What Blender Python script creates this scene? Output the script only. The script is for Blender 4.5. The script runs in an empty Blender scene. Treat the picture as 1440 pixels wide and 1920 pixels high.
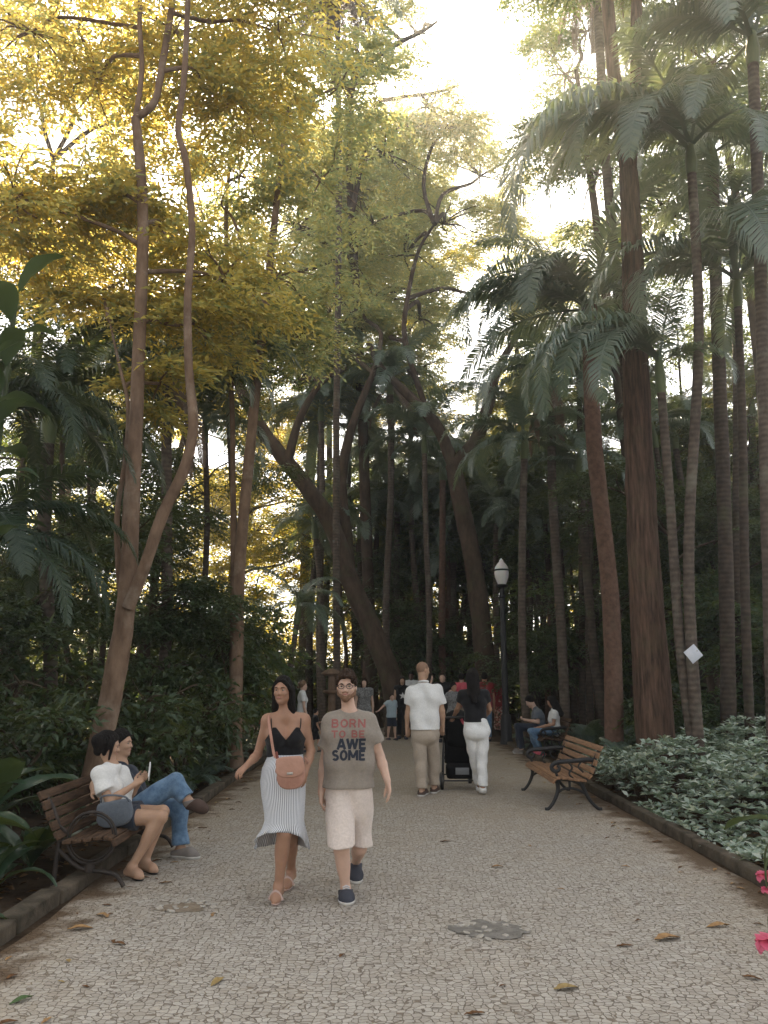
import bpy, bmesh, math, random
import numpy as np
from mathutils import Vector, Matrix
from mathutils.bvhtree import BVHTree

# ------------------------------------------------------------ camera, world, sun, exposure
SC = bpy.context.scene
COL = SC.collection
FPX, PITCH, CAMZ = 1500.0, math.atan(308/1500.0), 1.65      # focal length in photo pixels (1440 x 1920)
cam = bpy.data.cameras.new('camera'); camo = bpy.data.objects.new('camera', cam); COL.objects.link(camo)
cam.sensor_width = 36; cam.sensor_fit = 'AUTO'; cam.lens = FPX/1920*36; cam.clip_start = .05; cam.clip_end = 2000
camo.location = (0, 0, CAMZ); camo.rotation_euler = (math.pi/2+PITCH, 0, 0)
SC.camera = camo

SUN_EL, SUN_AZ = math.radians(41), math.radians(-3)         # azimuth from +Y (ahead), negative = to the left
W = bpy.data.worlds.new('World'); SC.world = W; W.use_nodes = True
wn, wl = W.node_tree.nodes, W.node_tree.links
sky = wn.new('ShaderNodeTexSky'); sky.sky_type = 'NISHITA'; sky.sun_disc = False
sky.sun_elevation = SUN_EL; sky.sun_rotation = SUN_AZ
sky.air_density = 1.0; sky.dust_density = 1.6; sky.ozone_density = .6
hs = wn.new('ShaderNodeHueSaturation'); hs.inputs['Saturation'].default_value = .2
wl.new(sky.outputs[0], hs.inputs['Color']); wl.new(hs.outputs[0], wn['Background'].inputs['Color'])
wn['Background'].inputs['Strength'].default_value = .085
sd = bpy.data.lights.new('sun', 'SUN'); sd.energy = 5; sd.angle = math.radians(.5); sd.color = (1, .80, .52)
so = bpy.data.objects.new('sun', sd); COL.objects.link(so)
_sdir = Vector((math.sin(SUN_AZ)*math.cos(SUN_EL), math.cos(SUN_AZ)*math.cos(SUN_EL), math.sin(SUN_EL)))
so.rotation_euler = _sdir.to_track_quat('Z', 'Y').to_euler(); so.location = (0, 20, 30)
SC.view_settings.view_transform = 'Standard'; SC.view_settings.look = 'None'
SC.view_settings.exposure = 2.15; SC.view_settings.gamma = 1; SC.view_settings.use_curve_mapping = False
SC.cycles.max_bounces = 6; SC.cycles.diffuse_bounces = 4; SC.cycles.glossy_bounces = 2
SC.cycles.transmission_bounces = 4; SC.cycles.transparent_max_bounces = 4; SC.cycles.volume_bounces = 0
SC.cycles.caustics_reflective = False; SC.cycles.caustics_refractive = False
SC.cycles.sample_clamp_indirect = 5; SC.cycles.use_denoising = True

# ------------------------------------------------------------ pixel <-> world helpers (measuring the photo)
_cp, _sp = math.cos(PITCH), math.sin(PITCH)
def at(px, py, Y):
    u, v = (px-720)/FPX, (960-py)/FPX
    d = Vector((u, _cp-v*_sp, _sp+v*_cp)); t = Y/d.y
    return Vector((0, 0, CAMZ)) + d*t
def gr(px, py, z=0.0):
    u, v = (px-720)/FPX, (960-py)/FPX
    d = Vector((u, _cp-v*_sp, _sp+v*_cp)); t = (z-CAMZ)/d.z
    return Vector((0, 0, CAMZ)) + d*t
def proj(P):
    P = np.asarray(P, float); X, Y, Z = P[..., 0], P[..., 1], P[..., 2]-CAMZ
    f = np.maximum(Y*_cp+Z*_sp, .01); v = -Y*_sp+Z*_cp
    return 720+FPX*X/f, 960-FPX*v/f

# ------------------------------------------------------------ object helpers
def link(name, me, mats=None, parent=None, loc=None):
    o = bpy.data.objects.new(name, me); COL.objects.link(o)
    if me is not None and mats is not None and len(me.materials) == 0:
        for m in (mats if isinstance(mats, (list, tuple)) else [mats]): me.materials.append(m)
    if parent is not None: o.parent = parent
    if loc is not None: o.location = loc
    return o
def tag(o, label=None, cat=None, group=None, kind=None):
    if label: o['label'] = label
    if cat: o['category'] = cat
    if group: o['group'] = group
    if kind: o['kind'] = kind
    return o
def empty(name, loc, label, cat, group=None, rz=0):
    o = bpy.data.objects.new(name, None); COL.objects.link(o); o.location = loc; o.rotation_euler = (0, 0, rz)
    o.empty_display_size = .1
    return tag(o, label, cat, group)
def mk(name, V, F, smooth=True, mi=None):
    me = bpy.data.meshes.new(name); me.from_pydata([tuple(v) for v in V], [], [tuple(f) for f in F])
    if smooth: me.shade_smooth()
    if mi is not None: me.polygons.foreach_set('material_index', mi)
    me.update(); return me
def mk_np(name, V, F, smooth=False):
    """fast mesh from arrays, all faces with the same corner count"""
    V = np.asarray(V, np.float32); F = np.asarray(F, np.int32); k = F.shape[1]
    me = bpy.data.meshes.new(name)
    me.vertices.add(len(V)); me.vertices.foreach_set('co', V.ravel())
    me.loops.add(F.size); me.loops.foreach_set('vertex_index', F.ravel())
    me.polygons.add(len(F)); me.polygons.foreach_set('loop_start', np.arange(0, F.size, k, dtype=np.int32))
    if smooth: me.polygons.foreach_set('use_smooth', np.ones(len(F), bool))
    me.update(calc_edges=True); return me
def copy_tree(o, parent=None):
    c = o.copy(); COL.objects.link(c)
    if parent is not None: c.parent = parent
    for ch in list(o.children): copy_tree(ch, c)
    return c

class MB:
    """collects shapes, builds ONE mesh"""
    def __init__(s): s.V = []; s.F = []
    def add(s, V, F):
        b = len(s.V); s.V += [tuple(v) for v in V]; s.F += [tuple(i+b for i in f) for f in F]; return s
    def box(s, c, size, R=None, bev=0.0):
        x, y, z = [d/2 for d in size]; R = R or Matrix.Identity(3); c = Vector(c)
        if bev <= 0:
            vs = [Vector((sx*x, sy*y, sz*z)) for sx in (-1, 1) for sy in (-1, 1) for sz in (-1, 1)]
            fs = [(0, 1, 3, 2), (4, 6, 7, 5), (0, 4, 5, 1), (2, 3, 7, 6), (0, 2, 6, 4), (1, 5, 7, 3)]
        else:
            bm = bmesh.new(); bmesh.ops.create_cube(bm, size=1)
            for v in bm.verts: v.co = Vector((v.co.x*2*x, v.co.y*2*y, v.co.z*2*z))
            bmesh.ops.bevel(bm, geom=bm.edges[:], offset=bev, segments=2, affect='EDGES', profile=.5)
            bm.verts.index_update(); vs = [v.co.copy() for v in bm.verts]; fs = [[v.index for v in f.verts] for f in bm.faces]; bm.free()
        return s.add([c + R @ v for v in vs], fs)
    def tube(s, pts, rad, n=8, sub=0, noise=0.0, rng=None, flat=None):
        pts = [Vector(p) for p in pts]
        rad = list(rad) if hasattr(rad, '__len__') else [rad]*len(pts)
        if sub: pts, rad = catmull(pts, rad, sub)
        V = []; F = []; up = None
        for i, p in enumerate(pts):
            t = (pts[min(i+1, len(pts)-1)]-pts[max(i-1, 0)]).normalized()
            if up is None:
                up = Vector((1, 0, 0)) if abs(t.x) < .8 else Vector((0, 1, 0))
            a = (up - t*up.dot(t)).normalized(); b = t.cross(a); up = a
            for k in range(n):
                th = 2*math.pi*k/n; r = rad[i]
                if noise and rng: r *= 1+noise*(rng.random()-.5)
                V.append(p + a*(math.cos(th)*r) + b*(math.sin(th)*r*(flat or 1)))
        for i in range(len(pts)-1):
            for k in range(n):
                F.append((i*n+k, i*n+(k+1) % n, (i+1)*n+(k+1) % n, (i+1)*n+k))
        F.append(tuple(range(n-1, -1, -1))); F.append(tuple(range((len(pts)-1)*n, len(pts)*n)))
        return s.add(V, F)
    def lathe(s, prof, c=(0, 0, 0), n=20, R=None):
        c = Vector(c); V = []; F = []
        for (r, z) in prof:
            for k in range(n):
                th = 2*math.pi*k/n; v = Vector((math.cos(th)*r, math.sin(th)*r, z)); V.append(c + (R @ v if R else v))
        m = len(prof)
        for i in range(m-1):
            for k in range(n): F.append((i*n+k, i*n+(k+1) % n, (i+1)*n+(k+1) % n, (i+1)*n+k))
        F.append(tuple(range(n-1, -1, -1))); F.append(tuple(range((m-1)*n, m*n)))
        return s.add(V, F)
    def ball(s, c, r, n=10, R=None):
        r = (r, r, r) if not hasattr(r, '__len__') else r
        c = Vector(c); V = []; F = []
        for i in range(n+1):
            ph = math.pi*i/n - math.pi/2
            ph = max(min(ph, 1.55), -1.55)
            for k in range(2*n):
                th = math.pi*k/n; v = Vector((r[0]*math.cos(ph)*math.cos(th), r[1]*math.cos(ph)*math.sin(th), r[2]*math.sin(ph)))
                V.append(c + (R @ v if R else v))
        m = 2*n
        for i in range(n):
            for k in range(m): F.append((i*m+k, i*m+(k+1) % m, (i+1)*m+(k+1) % m, (i+1)*m+k))
        F.append(tuple(range(m-1, -1, -1))); F.append(tuple(range(n*m, n*m+m)))
        return s.add(V, F)
    def build(s, name, mat, parent=None, smooth=True, loc=None, off=None):
        V = [Vector(v)-Vector(off) for v in s.V] if off is not None else s.V
        me = mk(name, V, s.F, smooth)
        if smooth: me.set_sharp_from_angle(angle=math.radians(50))
        return link(name, me, mat, parent, loc)
def catmull(pts, rad, sub):
    P = []; R = []; n = len(pts)
    for i in range(n-1):
        p0, p1, p2, p3 = pts[max(i-1, 0)], pts[i], pts[i+1], pts[min(i+2, n-1)]
        for k in range(sub):
            t = k/sub
            P.append(.5*((2*p1)+(p2-p0)*t+(2*p0-5*p1+4*p2-p3)*t*t+(3*p1-p0-3*p2+p3)*t**3)); R.append(rad[i]*(1-t)+rad[i+1]*t)
    P.append(pts[-1]); R.append(rad[-1]); return P, R

# ------------------------------------------------------------ materials
def newmat(name):
    m = bpy.data.materials.new(name); m.use_nodes = True
    return m, m.node_tree.nodes, m.node_tree.links, m.node_tree.nodes['Principled BSDF']
def mat(name, c1, c2=None, scale=8.0, rough=.7, spec=.3, bump=0.0, bscale=None, stretch=(1, 1, 1), metal=0.0, detail=4.0, coat=0.0, sheen=0.0):
    m, N, L, p = newmat(name)
    p.inputs['Roughness'].default_value = rough; p.inputs['Specular IOR Level'].default_value = spec; p.inputs['Metallic'].default_value = metal
    p.inputs['Coat Weight'].default_value = coat; p.inputs['Sheen Weight'].default_value = sheen
    tc = N.new('ShaderNodeTexCoord'); mp = N.new('ShaderNodeMapping'); mp.inputs['Scale'].default_value = stretch
    L.new(tc.outputs['Object'], mp.inputs['Vector'])
    c2 = c2 or tuple(x*.8 for x in c1)
    nz = N.new('ShaderNodeTexNoise'); nz.inputs['Scale'].default_value = scale; nz.inputs['Detail'].default_value = detail; nz.inputs['Roughness'].default_value = .6
    L.new(mp.outputs[0], nz.inputs['Vector'])
    rp = N.new('ShaderNodeValToRGB'); rp.color_ramp.elements[0].position = .35; rp.color_ramp.elements[1].position = .68
    rp.color_ramp.elements[0].color = (*c2, 1); rp.color_ramp.elements[1].color = (*c1, 1)
    L.new(nz.outputs['Fac'], rp.inputs[0]); L.new(rp.outputs[0], p.inputs['Base Color'])
    if bump:
        bz = nz
        if bscale:
            bz = N.new('ShaderNodeTexNoise'); bz.inputs['Scale'].default_value = bscale; bz.inputs['Detail'].default_value = 5; L.new(mp.outputs[0], bz.inputs['Vector'])
        b = N.new('ShaderNodeBump'); b.inputs['Strength'].default_value = bump; b.inputs['Distance'].default_value = .02
        L.new(bz.outputs['Fac'], b.inputs['Height']); L.new(b.outputs[0], p.inputs['Normal'])
    return m
def leafmat(name, cols, trans, fac=.45, rough=.42, spec=.45, tcol=(1, 1, 1)):
    """leaf: reflecting face plus light shining through; every leaf its own shade"""
    m, N, L, p = newmat(name)
    p.inputs['Roughness'].default_value = rough; p.inputs['Specular IOR Level'].default_value = spec
    g = N.new('ShaderNodeNewGeometry'); rp = N.new('ShaderNodeValToRGB'); rt = N.new('ShaderNodeValToRGB')
    for r, cs in ((rp, cols), (rt, trans)):
        e = r.color_ramp.elements
        while len(e) < len(cs): e.new(.5)
        for i, c in enumerate(cs): e[i].position = i/(len(cs)-1); e[i].color = (*c, 1)
        L.new(g.outputs['Random Per Island'], r.inputs[0])
    L.new(rp.outputs[0], p.inputs['Base Color'])
    t = N.new('ShaderNodeBsdfTranslucent'); L.new(rt.outputs[0], t.inputs['Color'])
    mx = N.new('ShaderNodeMixShader'); mx.inputs[0].default_value = fac
    L.new(p.outputs[0], mx.inputs[1]); L.new(t.outputs[0], mx.inputs[2])
    L.new(mx.outputs[0], N['Material Output'].inputs['Surface'])
    return m
# ------------------------------------------------------------ ground, path, kerbs
PXL, PXR = -2.38, 2.98          # path edges
def path_mat():
    m, N, L, p = newmat('cobbled_stone')
    tc = N.new('ShaderNodeTexCoord'); sep = N.new('ShaderNodeSeparateXYZ'); L.new(tc.outputs['Object'], sep.inputs[0])
    def noise(scale, detail=3.0, vec=None, rough=.55):
        n = N.new('ShaderNodeTexNoise'); n.inputs['Scale'].default_value = scale; n.inputs['Detail'].default_value = detail; n.inputs['Roughness'].default_value = rough
        L.new(vec or tc.outputs['Object'], n.inputs['Vector']); return n
    def math_(op, a, b=None, c=None, clamp=False):
        n = N.new('ShaderNodeMath'); n.operation = op; n.use_clamp = clamp
        for i, x in enumerate((a, b, c)):
            if x is None: continue
            if isinstance(x, (int, float)): n.inputs[i].default_value = x
            else: L.new(x, n.inputs[i])
        return n.outputs[0]
    def rng(x, a, b, lo=0.0, hi=1.0):
        n = N.new('ShaderNodeMapRange'); n.interpolation_type = 'SMOOTHSTEP'
        L.new(x, n.inputs[0]); n.inputs[1].default_value = a; n.inputs[2].default_value = b; n.inputs[3].default_value = lo; n.inputs[4].default_value = hi
        return n.outputs[0]
    def mixc(f, a, b):
        n = N.new('ShaderNodeMix'); n.data_type = 'RGBA'
        if isinstance(f, float): n.inputs[0].default_value = f
        else: L.new(f, n.inputs[0])
        for i, x in ((6, a), (7, b)):
            if isinstance(x, tuple): n.inputs[i].default_value = (*x, 1)
            else: L.new(x, n.inputs[i])
        return n.outputs[2]
    wob = noise(2.2, 2); wv = N.new('ShaderNodeVectorMath'); wv.operation = 'MULTIPLY_ADD'
    L.new(wob.outputs['Color'], wv.inputs[0]); wv.inputs[1].default_value = (.10, .10, 0); L.new(tc.outputs['Object'], wv.inputs[2])
    fine = noise(38, 2); wv2 = N.new('ShaderNodeVectorMath'); wv2.operation = 'MULTIPLY_ADD'
    L.new(fine.outputs['Color'], wv2.inputs[0]); wv2.inputs[1].default_value = (.022, .022, 0); L.new(wv.outputs[0], wv2.inputs[2])
    flat = N.new('ShaderNodeVectorMath'); flat.operation = 'MULTIPLY'; L.new(wv2.outputs[0], flat.inputs[0]); flat.inputs[1].default_value = (1, 1.12, 0)
    def vor(feature):
        v = N.new('ShaderNodeTexVoronoi'); v.feature = feature; v.inputs['Scale'].default_value = 22.5; v.inputs['Randomness'].default_value = .62
        L.new(flat.outputs[0], v.inputs['Vector']); return v
    v1, ve = vor('F1'), vor('DISTANCE_TO_EDGE')
    sc = N.new('ShaderNodeSeparateColor'); L.new(v1.outputs['Color'], sc.inputs[0])
    big = noise(.55, 4); mid = noise(2.6, 5, rough=.65); grit = noise(70, 3)
    # worn grit and dirt: at the edges, further along and in patches
    ax = math_('ABSOLUTE', math_('SUBTRACT', sep.outputs[0], .3))
    edge = rng(ax, 1.75, 2.8)
    far = rng(sep.outputs[1], 6.0, 14.0, 0.0, .6)
    dirt = math_('ADD', math_('MULTIPLY', edge, .55), far)
    dirt = math_('ADD', dirt, math_('MULTIPLY', math_('SUBTRACT', big.outputs['Fac'], .5), 1.1))
    dirt = math_('ADD', dirt, math_('MULTIPLY', math_('SUBTRACT', mid.outputs['Fac'], .5), 1.0))
    dirt = math_('MAXIMUM', math_('MINIMUM', dirt, .9), .0)
    stone = mixc(sc.outputs[0], (.37, .335, .29), (.51, .475, .43))
    stone = mixc(math_('MULTIPLY', grit.outputs['Fac'], .45), stone, (.26, .235, .2))
    stone = mixc(math_('MULTIPLY', dirt, .8), stone, (.36, .29, .21))
    jw = math_('ADD', .02, math_('MULTIPLY', mid.outputs['Fac'], .075))
    jn = N.new('ShaderNodeMapRange'); jn.interpolation_type = 'SMOOTHSTEP'; L.new(ve.outputs[0], jn.inputs[0]); jn.inputs[1].default_value = .012; L.new(jw, jn.inputs[2])
    joint = mixc(dirt, (.19, .155, .12), (.33, .275, .205))
    soilmask = rng(math_('ADD', math_('MULTIPLY', edge, .55), math_('MULTIPLY', mid.outputs['Fac'], .9)), .74, .98)
    colr = mixc(jn.outputs[0], joint, stone)
    colr = mixc(soilmask, colr, (.13, .088, .055))
    L.new(colr, p.inputs['Base Color']); p.inputs['Roughness'].default_value = .75; p.inputs['Specular IOR Level'].default_value = .25
    hgt = math_('ADD', math_('MULTIPLY', jn.outputs[0], 1.0), math_('MULTIPLY', grit.outputs['Fac'], .35))
    hgt = math_('ADD', hgt, math_('MULTIPLY', sc.outputs[1], .4))
    b = N.new('ShaderNodeBump'); b.inputs['Strength'].default_value = .8; b.inputs['Distance'].default_value = .012
    L.new(hgt, b.inputs['Height']); L.new(b.outputs[0], p.inputs['Normal'])
    return m
M = {}
M['path'] = path_mat()
M['soil'] = mat('dark_soil', (.075, .052, .034), (.03, .02, .013), scale=3, rough=.95, spec=.1, bump=.8, bscale=14, detail=8)
M['kerb'] = mat('mossy_kerb_stone', (.13, .105, .08), (.05, .043, .032), scale=5, rough=.9, spec=.15, bump=.6, bscale=22, detail=7)
M['concrete'] = mat('old_concrete', (.25, .235, .215), (.15, .14, .125), scale=14, rough=.9, spec=.2, bump=.5, bscale=40)

def sheet(name, outline, z, m, kind, label=None, cat=None):
    me = mk(name, [(x, y, z) for x, y in outline], [tuple(range(len(outline)))], smooth=False)
    o = link(name, me, m); o['kind'] = kind
    return tag(o, label, cat)
sheet('ground', [(-400, -200), (400, -200), (400, 600), (-400, 600)], 0.0, M['soil'], 'structure')
rnd = random.Random(5)
pl = [(PXL+.05*math.sin(y*1.3)+rnd.uniform(-.02, .02), y) for y in np.arange(-14, 19.5, .5)]
pr = [(PXR+rnd.uniform(-.02, .02), y) for y in np.arange(-14, 19.5, .5)]
far_edge = [(3.6, 20.5), (5.2, 22), (9, 23.5), (16, 24), (16, 27), (6, 27.2), (2, 27.5), (-3, 27), (-9, 26.5), (-9, 24), (-4, 22.5), (-2.7, 20.5)]
sheet('path', pl[:0] + pr + far_edge + pl[::-1], .006, M['path'], 'structure')

def kerb_run(name, xf, y0, y1, step, w=.15, h=.1):
    b = MB(); y = y0; r = random.Random(int(abs(xf(y0))*100))
    while y < y1:
        l = step*r.uniform(.8, 1.15)
        b.box((xf(y+l/2)+r.uniform(-.012, .012), y+l/2, h/2-.03+r.uniform(-.012, .012)), (w*r.uniform(.92, 1.05), l-.012, h+.06), Matrix.Rotation(r.uniform(-.02, .02), 3, 'Z'), bev=.016)
        y += l
    o = b.build(name, M['kerb']); o['kind'] = 'structure'; return o
kerb_run('kerb', lambda y: PXL-.08, -6, 19.2, .75, .15, .105)
kerb_run('kerb', lambda y: PXR+.09, -6, 19.8, .75, .13, .10)

# worn patches in the paving
def blob(cx, cy, rx, ry, seed, n=22, jag=.2):
    r = random.Random(seed)
    return [(cx+rx*math.cos(a)*(1+r.uniform(-jag, jag)), cy+ry*math.sin(a)*(1+r.uniform(-jag, jag))) for a in [2*math.pi*i/n for i in range(n)]]
g = gr(915, 1745)
sheet('cement_patch', blob(g.x, g.y, .24, .19, 3, n=30, jag=.26), .011, M['concrete'], 'thing', 'grey cement repair patch set in the pale cobbles', 'patch')
M['dirt'] = mat('bare_dirt', (.30, .25, .195), (.20, .16, .12), scale=12, rough=.95, spec=.1, bump=.8, bscale=30)
g = gr(345, 1703)
sheet('dirt_patch', blob(g.x, g.y, .2, .11, 8, n=30, jag=.4), .010, M['dirt'], 'thing', 'bare dirt hollow where cobbles are missing, near the left bench', 'patch')
M['pebble'] = mat('loose_cobble', (.46, .43, .39), (.34, .31, .27), scale=20, rough=.8, spec=.2, bump=.4)
r = random.Random(12)
cob = MB().box((0, 0, 0), (.055, .05, .03), bev=.01).build('loose_cobble', M['pebble'])
spots = []
for (cx, cy, rr, n) in ((345, 1703, .2, 16), (920, 1745, .27, 17)):
    q = gr(cx, cy)
    for i in range(n):
        a, d = r.uniform(0, 6.28), rr*math.sqrt(r.random()); spots.append((q.x+math.cos(a)*d*1.1, q.y+math.sin(a)*d*.8, n))
for i, (x, y, n) in enumerate(spots):
    o = cob if i == 0 else cob.copy()
    if i: COL.objects.link(o)
    o.location = (x, y, .012); o.rotation_euler = (r.uniform(-.25, .25), r.uniform(-.25, .25), r.uniform(0, 3)); s = r.uniform(.55, 1.0); o.scale = (s, s, s*.6)
    if n == 16: tag(o, 'loose pale cobble left standing in the bare dirt hollow', 'stone', 'loose cobbles in the dirt hollow')
    else: tag(o, 'loose pale cobble lying on the grey cement patch', 'stone', 'loose cobbles on the cement patch')
# ------------------------------------------------------------ vegetation
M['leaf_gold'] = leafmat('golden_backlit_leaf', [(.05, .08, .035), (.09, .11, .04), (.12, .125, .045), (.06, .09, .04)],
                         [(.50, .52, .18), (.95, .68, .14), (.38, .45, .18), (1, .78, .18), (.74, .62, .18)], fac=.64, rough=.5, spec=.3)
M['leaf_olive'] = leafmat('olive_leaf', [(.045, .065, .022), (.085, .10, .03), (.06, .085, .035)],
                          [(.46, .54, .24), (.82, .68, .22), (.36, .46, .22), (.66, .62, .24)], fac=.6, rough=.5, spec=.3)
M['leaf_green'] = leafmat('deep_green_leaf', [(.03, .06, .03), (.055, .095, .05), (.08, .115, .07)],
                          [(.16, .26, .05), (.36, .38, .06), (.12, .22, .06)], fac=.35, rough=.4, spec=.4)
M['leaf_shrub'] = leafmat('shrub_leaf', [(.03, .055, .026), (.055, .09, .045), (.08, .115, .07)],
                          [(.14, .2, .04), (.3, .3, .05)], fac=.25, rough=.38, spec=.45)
M['leaf_far'] = leafmat('sun_tinted_far_leaf', [(.08, .10, .025), (.13, .13, .03), (.05, .07, .02)],
                        [(.6, .52, .06), (.8, .6, .07), (.4, .42, .07)], fac=.5, rough=.6, spec=.2)  # sunlit yellow-green put into the leaf colours themselves
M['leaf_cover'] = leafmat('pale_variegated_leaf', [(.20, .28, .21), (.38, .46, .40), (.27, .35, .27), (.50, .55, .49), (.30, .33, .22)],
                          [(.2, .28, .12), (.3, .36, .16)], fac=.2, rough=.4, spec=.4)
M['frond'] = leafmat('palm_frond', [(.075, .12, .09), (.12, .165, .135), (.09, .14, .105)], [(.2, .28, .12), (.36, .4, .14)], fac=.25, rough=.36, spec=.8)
M['frond_warm'] = leafmat('sun_tinted_palm_frond', [(.04, .065, .02), (.06, .08, .025)], [(.3, .32, .05), (.5, .42, .05)], fac=.4, rough=.35, spec=.5)  # warmer copy of the frond, sunlight put into its colours
M['frond_dark'] = leafmat('shade_tinted_palm_frond', [(.022, .042, .026), (.04, .065, .042)], [(.1, .15, .04), (.2, .22, .06)], fac=.22, rough=.42, spec=.4)  # darker copy of the frond, shade put into its colours
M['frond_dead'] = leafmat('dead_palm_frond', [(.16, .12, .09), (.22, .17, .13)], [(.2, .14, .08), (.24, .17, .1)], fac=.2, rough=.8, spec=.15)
M['paddle'] = leafmat('broad_glossy_leaf', [(.022, .05, .03), (.04, .075, .045), (.05, .085, .055)], [(.14, .2, .04), (.2, .25, .05)], fac=.2, rough=.28, spec=.6)
def blotch(m, col, scale=1.6, amt=.6):
    N, L = m.node_tree.nodes, m.node_tree.links; p = N['Principled BSDF']; src = p.inputs['Base Color'].links[0].from_socket
    tc = N.new('ShaderNodeTexCoord'); nz = N.new('ShaderNodeTexNoise'); nz.inputs['Scale'].default_value = scale; nz.inputs['Detail'].default_value = 8; nz.inputs['Roughness'].default_value = .7; L.new(tc.outputs['Object'], nz.inputs['Vector'])
    mr = N.new('ShaderNodeMapRange'); mr.inputs[1].default_value = .52; mr.inputs[2].default_value = .66; mr.inputs[4].default_value = amt; L.new(nz.outputs['Fac'], mr.inputs[0])
    mx = N.new('ShaderNodeMix'); mx.data_type = 'RGBA'; L.new(mr.outputs[0], mx.inputs[0]); L.new(src, mx.inputs[6]); mx.inputs[7].default_value = (*col, 1); L.new(mx.outputs[2], p.inputs['Base Color'])
M['bark'] = mat('smooth_brown_bark', (.26, .175, .12), (.13, .085, .058), scale=7, rough=.9, spec=.15, bump=.5, bscale=26, stretch=(1, 1, .35), detail=7)
M['bark_dark'] = mat('dark_bark', (.12, .085, .063), (.055, .04, .03), scale=6, rough=.95, spec=.1, bump=.8, bscale=18, stretch=(1, 1, .4), detail=7)
M['bark_red'] = mat('reddish_fissured_bark', (.145, .09, .065), (.042, .028, .021), scale=22, rough=.95, spec=.1, bump=1.0, bscale=34, stretch=(1, 1, .10), detail=8)
M['bark_pink'] = mat('pinkish_palm_bark', (.19, .115, .085), (.105, .065, .048), scale=10, rough=.9, spec=.1, bump=.4, bscale=30, detail=6)
def ring_bark(name, c1, c2, s=11):
    m = mat(name, c1, c2, scale=9, rough=.85, spec=.2, detail=6)
    N, L = m.node_tree.nodes, m.node_tree.links; p = N['Principled BSDF']
    w = N.new('ShaderNodeTexWave'); w.bands_direction = 'Z'; w.inputs['Scale'].default_value = s*.32; w.inputs['Distortion'].default_value = 1.4; w.inputs['Detail'].default_value = 3
    tc = N.new('ShaderNodeTexCoord'); L.new(tc.outputs['Object'], w.inputs['Vector'])
    mx = N.new('ShaderNodeMix'); mx.data_type = 'RGBA'; mx.blend_type = 'MULTIPLY'; mx.inputs[0].default_value = .28
    src = p.inputs['Base Color'].links[0].from_socket
    L.new(src, mx.inputs[6]); L.new(w.outputs['Color'], mx.inputs[7]); L.new(mx.outputs[2], p.inputs['Base Color'])
    b = N.new('ShaderNodeBump'); b.inputs['Strength'].default_value = .3; b.inputs['Distance'].default_value = .02
    L.new(w.outputs['Fac'], b.inputs['Height']); L.new(b.outputs[0], p.inputs['Normal']); return m
M['palm_bark'] = ring_bark('ringed_palm_bark', (.155, .12, .095), (.08, .062, .05))
M['palm_dark'] = ring_bark('dark_ringed_palm_bark', (.105, .078, .06), (.05, .038, .03))
M['shaft'] = mat('green_crownshaft', (.13, .16, .06), (.07, .10, .04), scale=4, rough=.5, spec=.4, stretch=(1, 1, .2))
M['stem'] = mat('green_stem', (.06, .085, .03), (.04, .05, .02), scale=6, rough=.6)
M['twig'] = mat('brown_twig', (.11, .08, .05), (.06, .045, .03), scale=8, rough=.9)

blotch(M['bark'], (.33, .27, .21), 2.2, .5); blotch(M['bark_dark'], (.09, .085, .05), 1.8, .7); blotch(M['bark_red'], (.10, .085, .05), 1.1, .55); blotch(M['bark_pink'], (.13, .10, .07), 1.7, .7); blotch(M['palm_bark'], (.19, .18, .14), 1.9, .6); blotch(M['palm_dark'], (.10, .10, .06), 1.9, .6)

def unit(a): return a/np.maximum(np.linalg.norm(a, axis=-1, keepdims=True), 1e-6)
def leaf_arrays(C, D, L, R, wid=.36, njit=.45, fold=.1):
    n = len(C); N = unit(np.array([0, 0, 1.0]) + R.normal(0, njit, (n, 3))); S = unit(np.cross(D, N)); N = np.cross(S, D)
    L = L*R.uniform(.75, 1.25, (n, 1))
    V = np.empty((n, 4, 3)); V[:, 0] = C; V[:, 2] = C + D*L - N*L*.08
    V[:, 1] = C + D*L*.45 + S*L*wid*.5 + N*L*fold; V[:, 3] = C + D*L*.45 - S*L*wid*.5 + N*L*fold
    b = (np.arange(n)*4)[:, None]; F = np.concatenate([b+[0, 1, 2], b+[0, 2, 3]], 1).reshape(-1, 3)
    return V.reshape(-1, 3), F
def spray_leaves(C, D, leaf, R, K=9, wid=.36, droop=.22):
    n = len(C); D = D.copy(); D[:, 2] -= droop; D = unit(D); up = np.array([0, 0, 1.0]); S = unit(np.cross(D, up + R.normal(0, .25, (n, 3))))
    j = np.arange(K); t = j/K; side = np.where(j % 2 == 0, 1, -1); side[-1] = 0
    P = C[:, None]+D[:, None]*(t*leaf*K*.42)[None, :, None] + np.array([0, 0, -1.0])*(t**2*leaf*K*.08)[None, :, None]
    LD = D[:, None]*.75 + S[:, None]*side[None, :, None]*.8 + R.normal(0, .22, (n, K, 3))
    return leaf_arrays(P.reshape(-1, 3), unit(LD.reshape(-1, 3)), leaf, R, wid)
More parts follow.
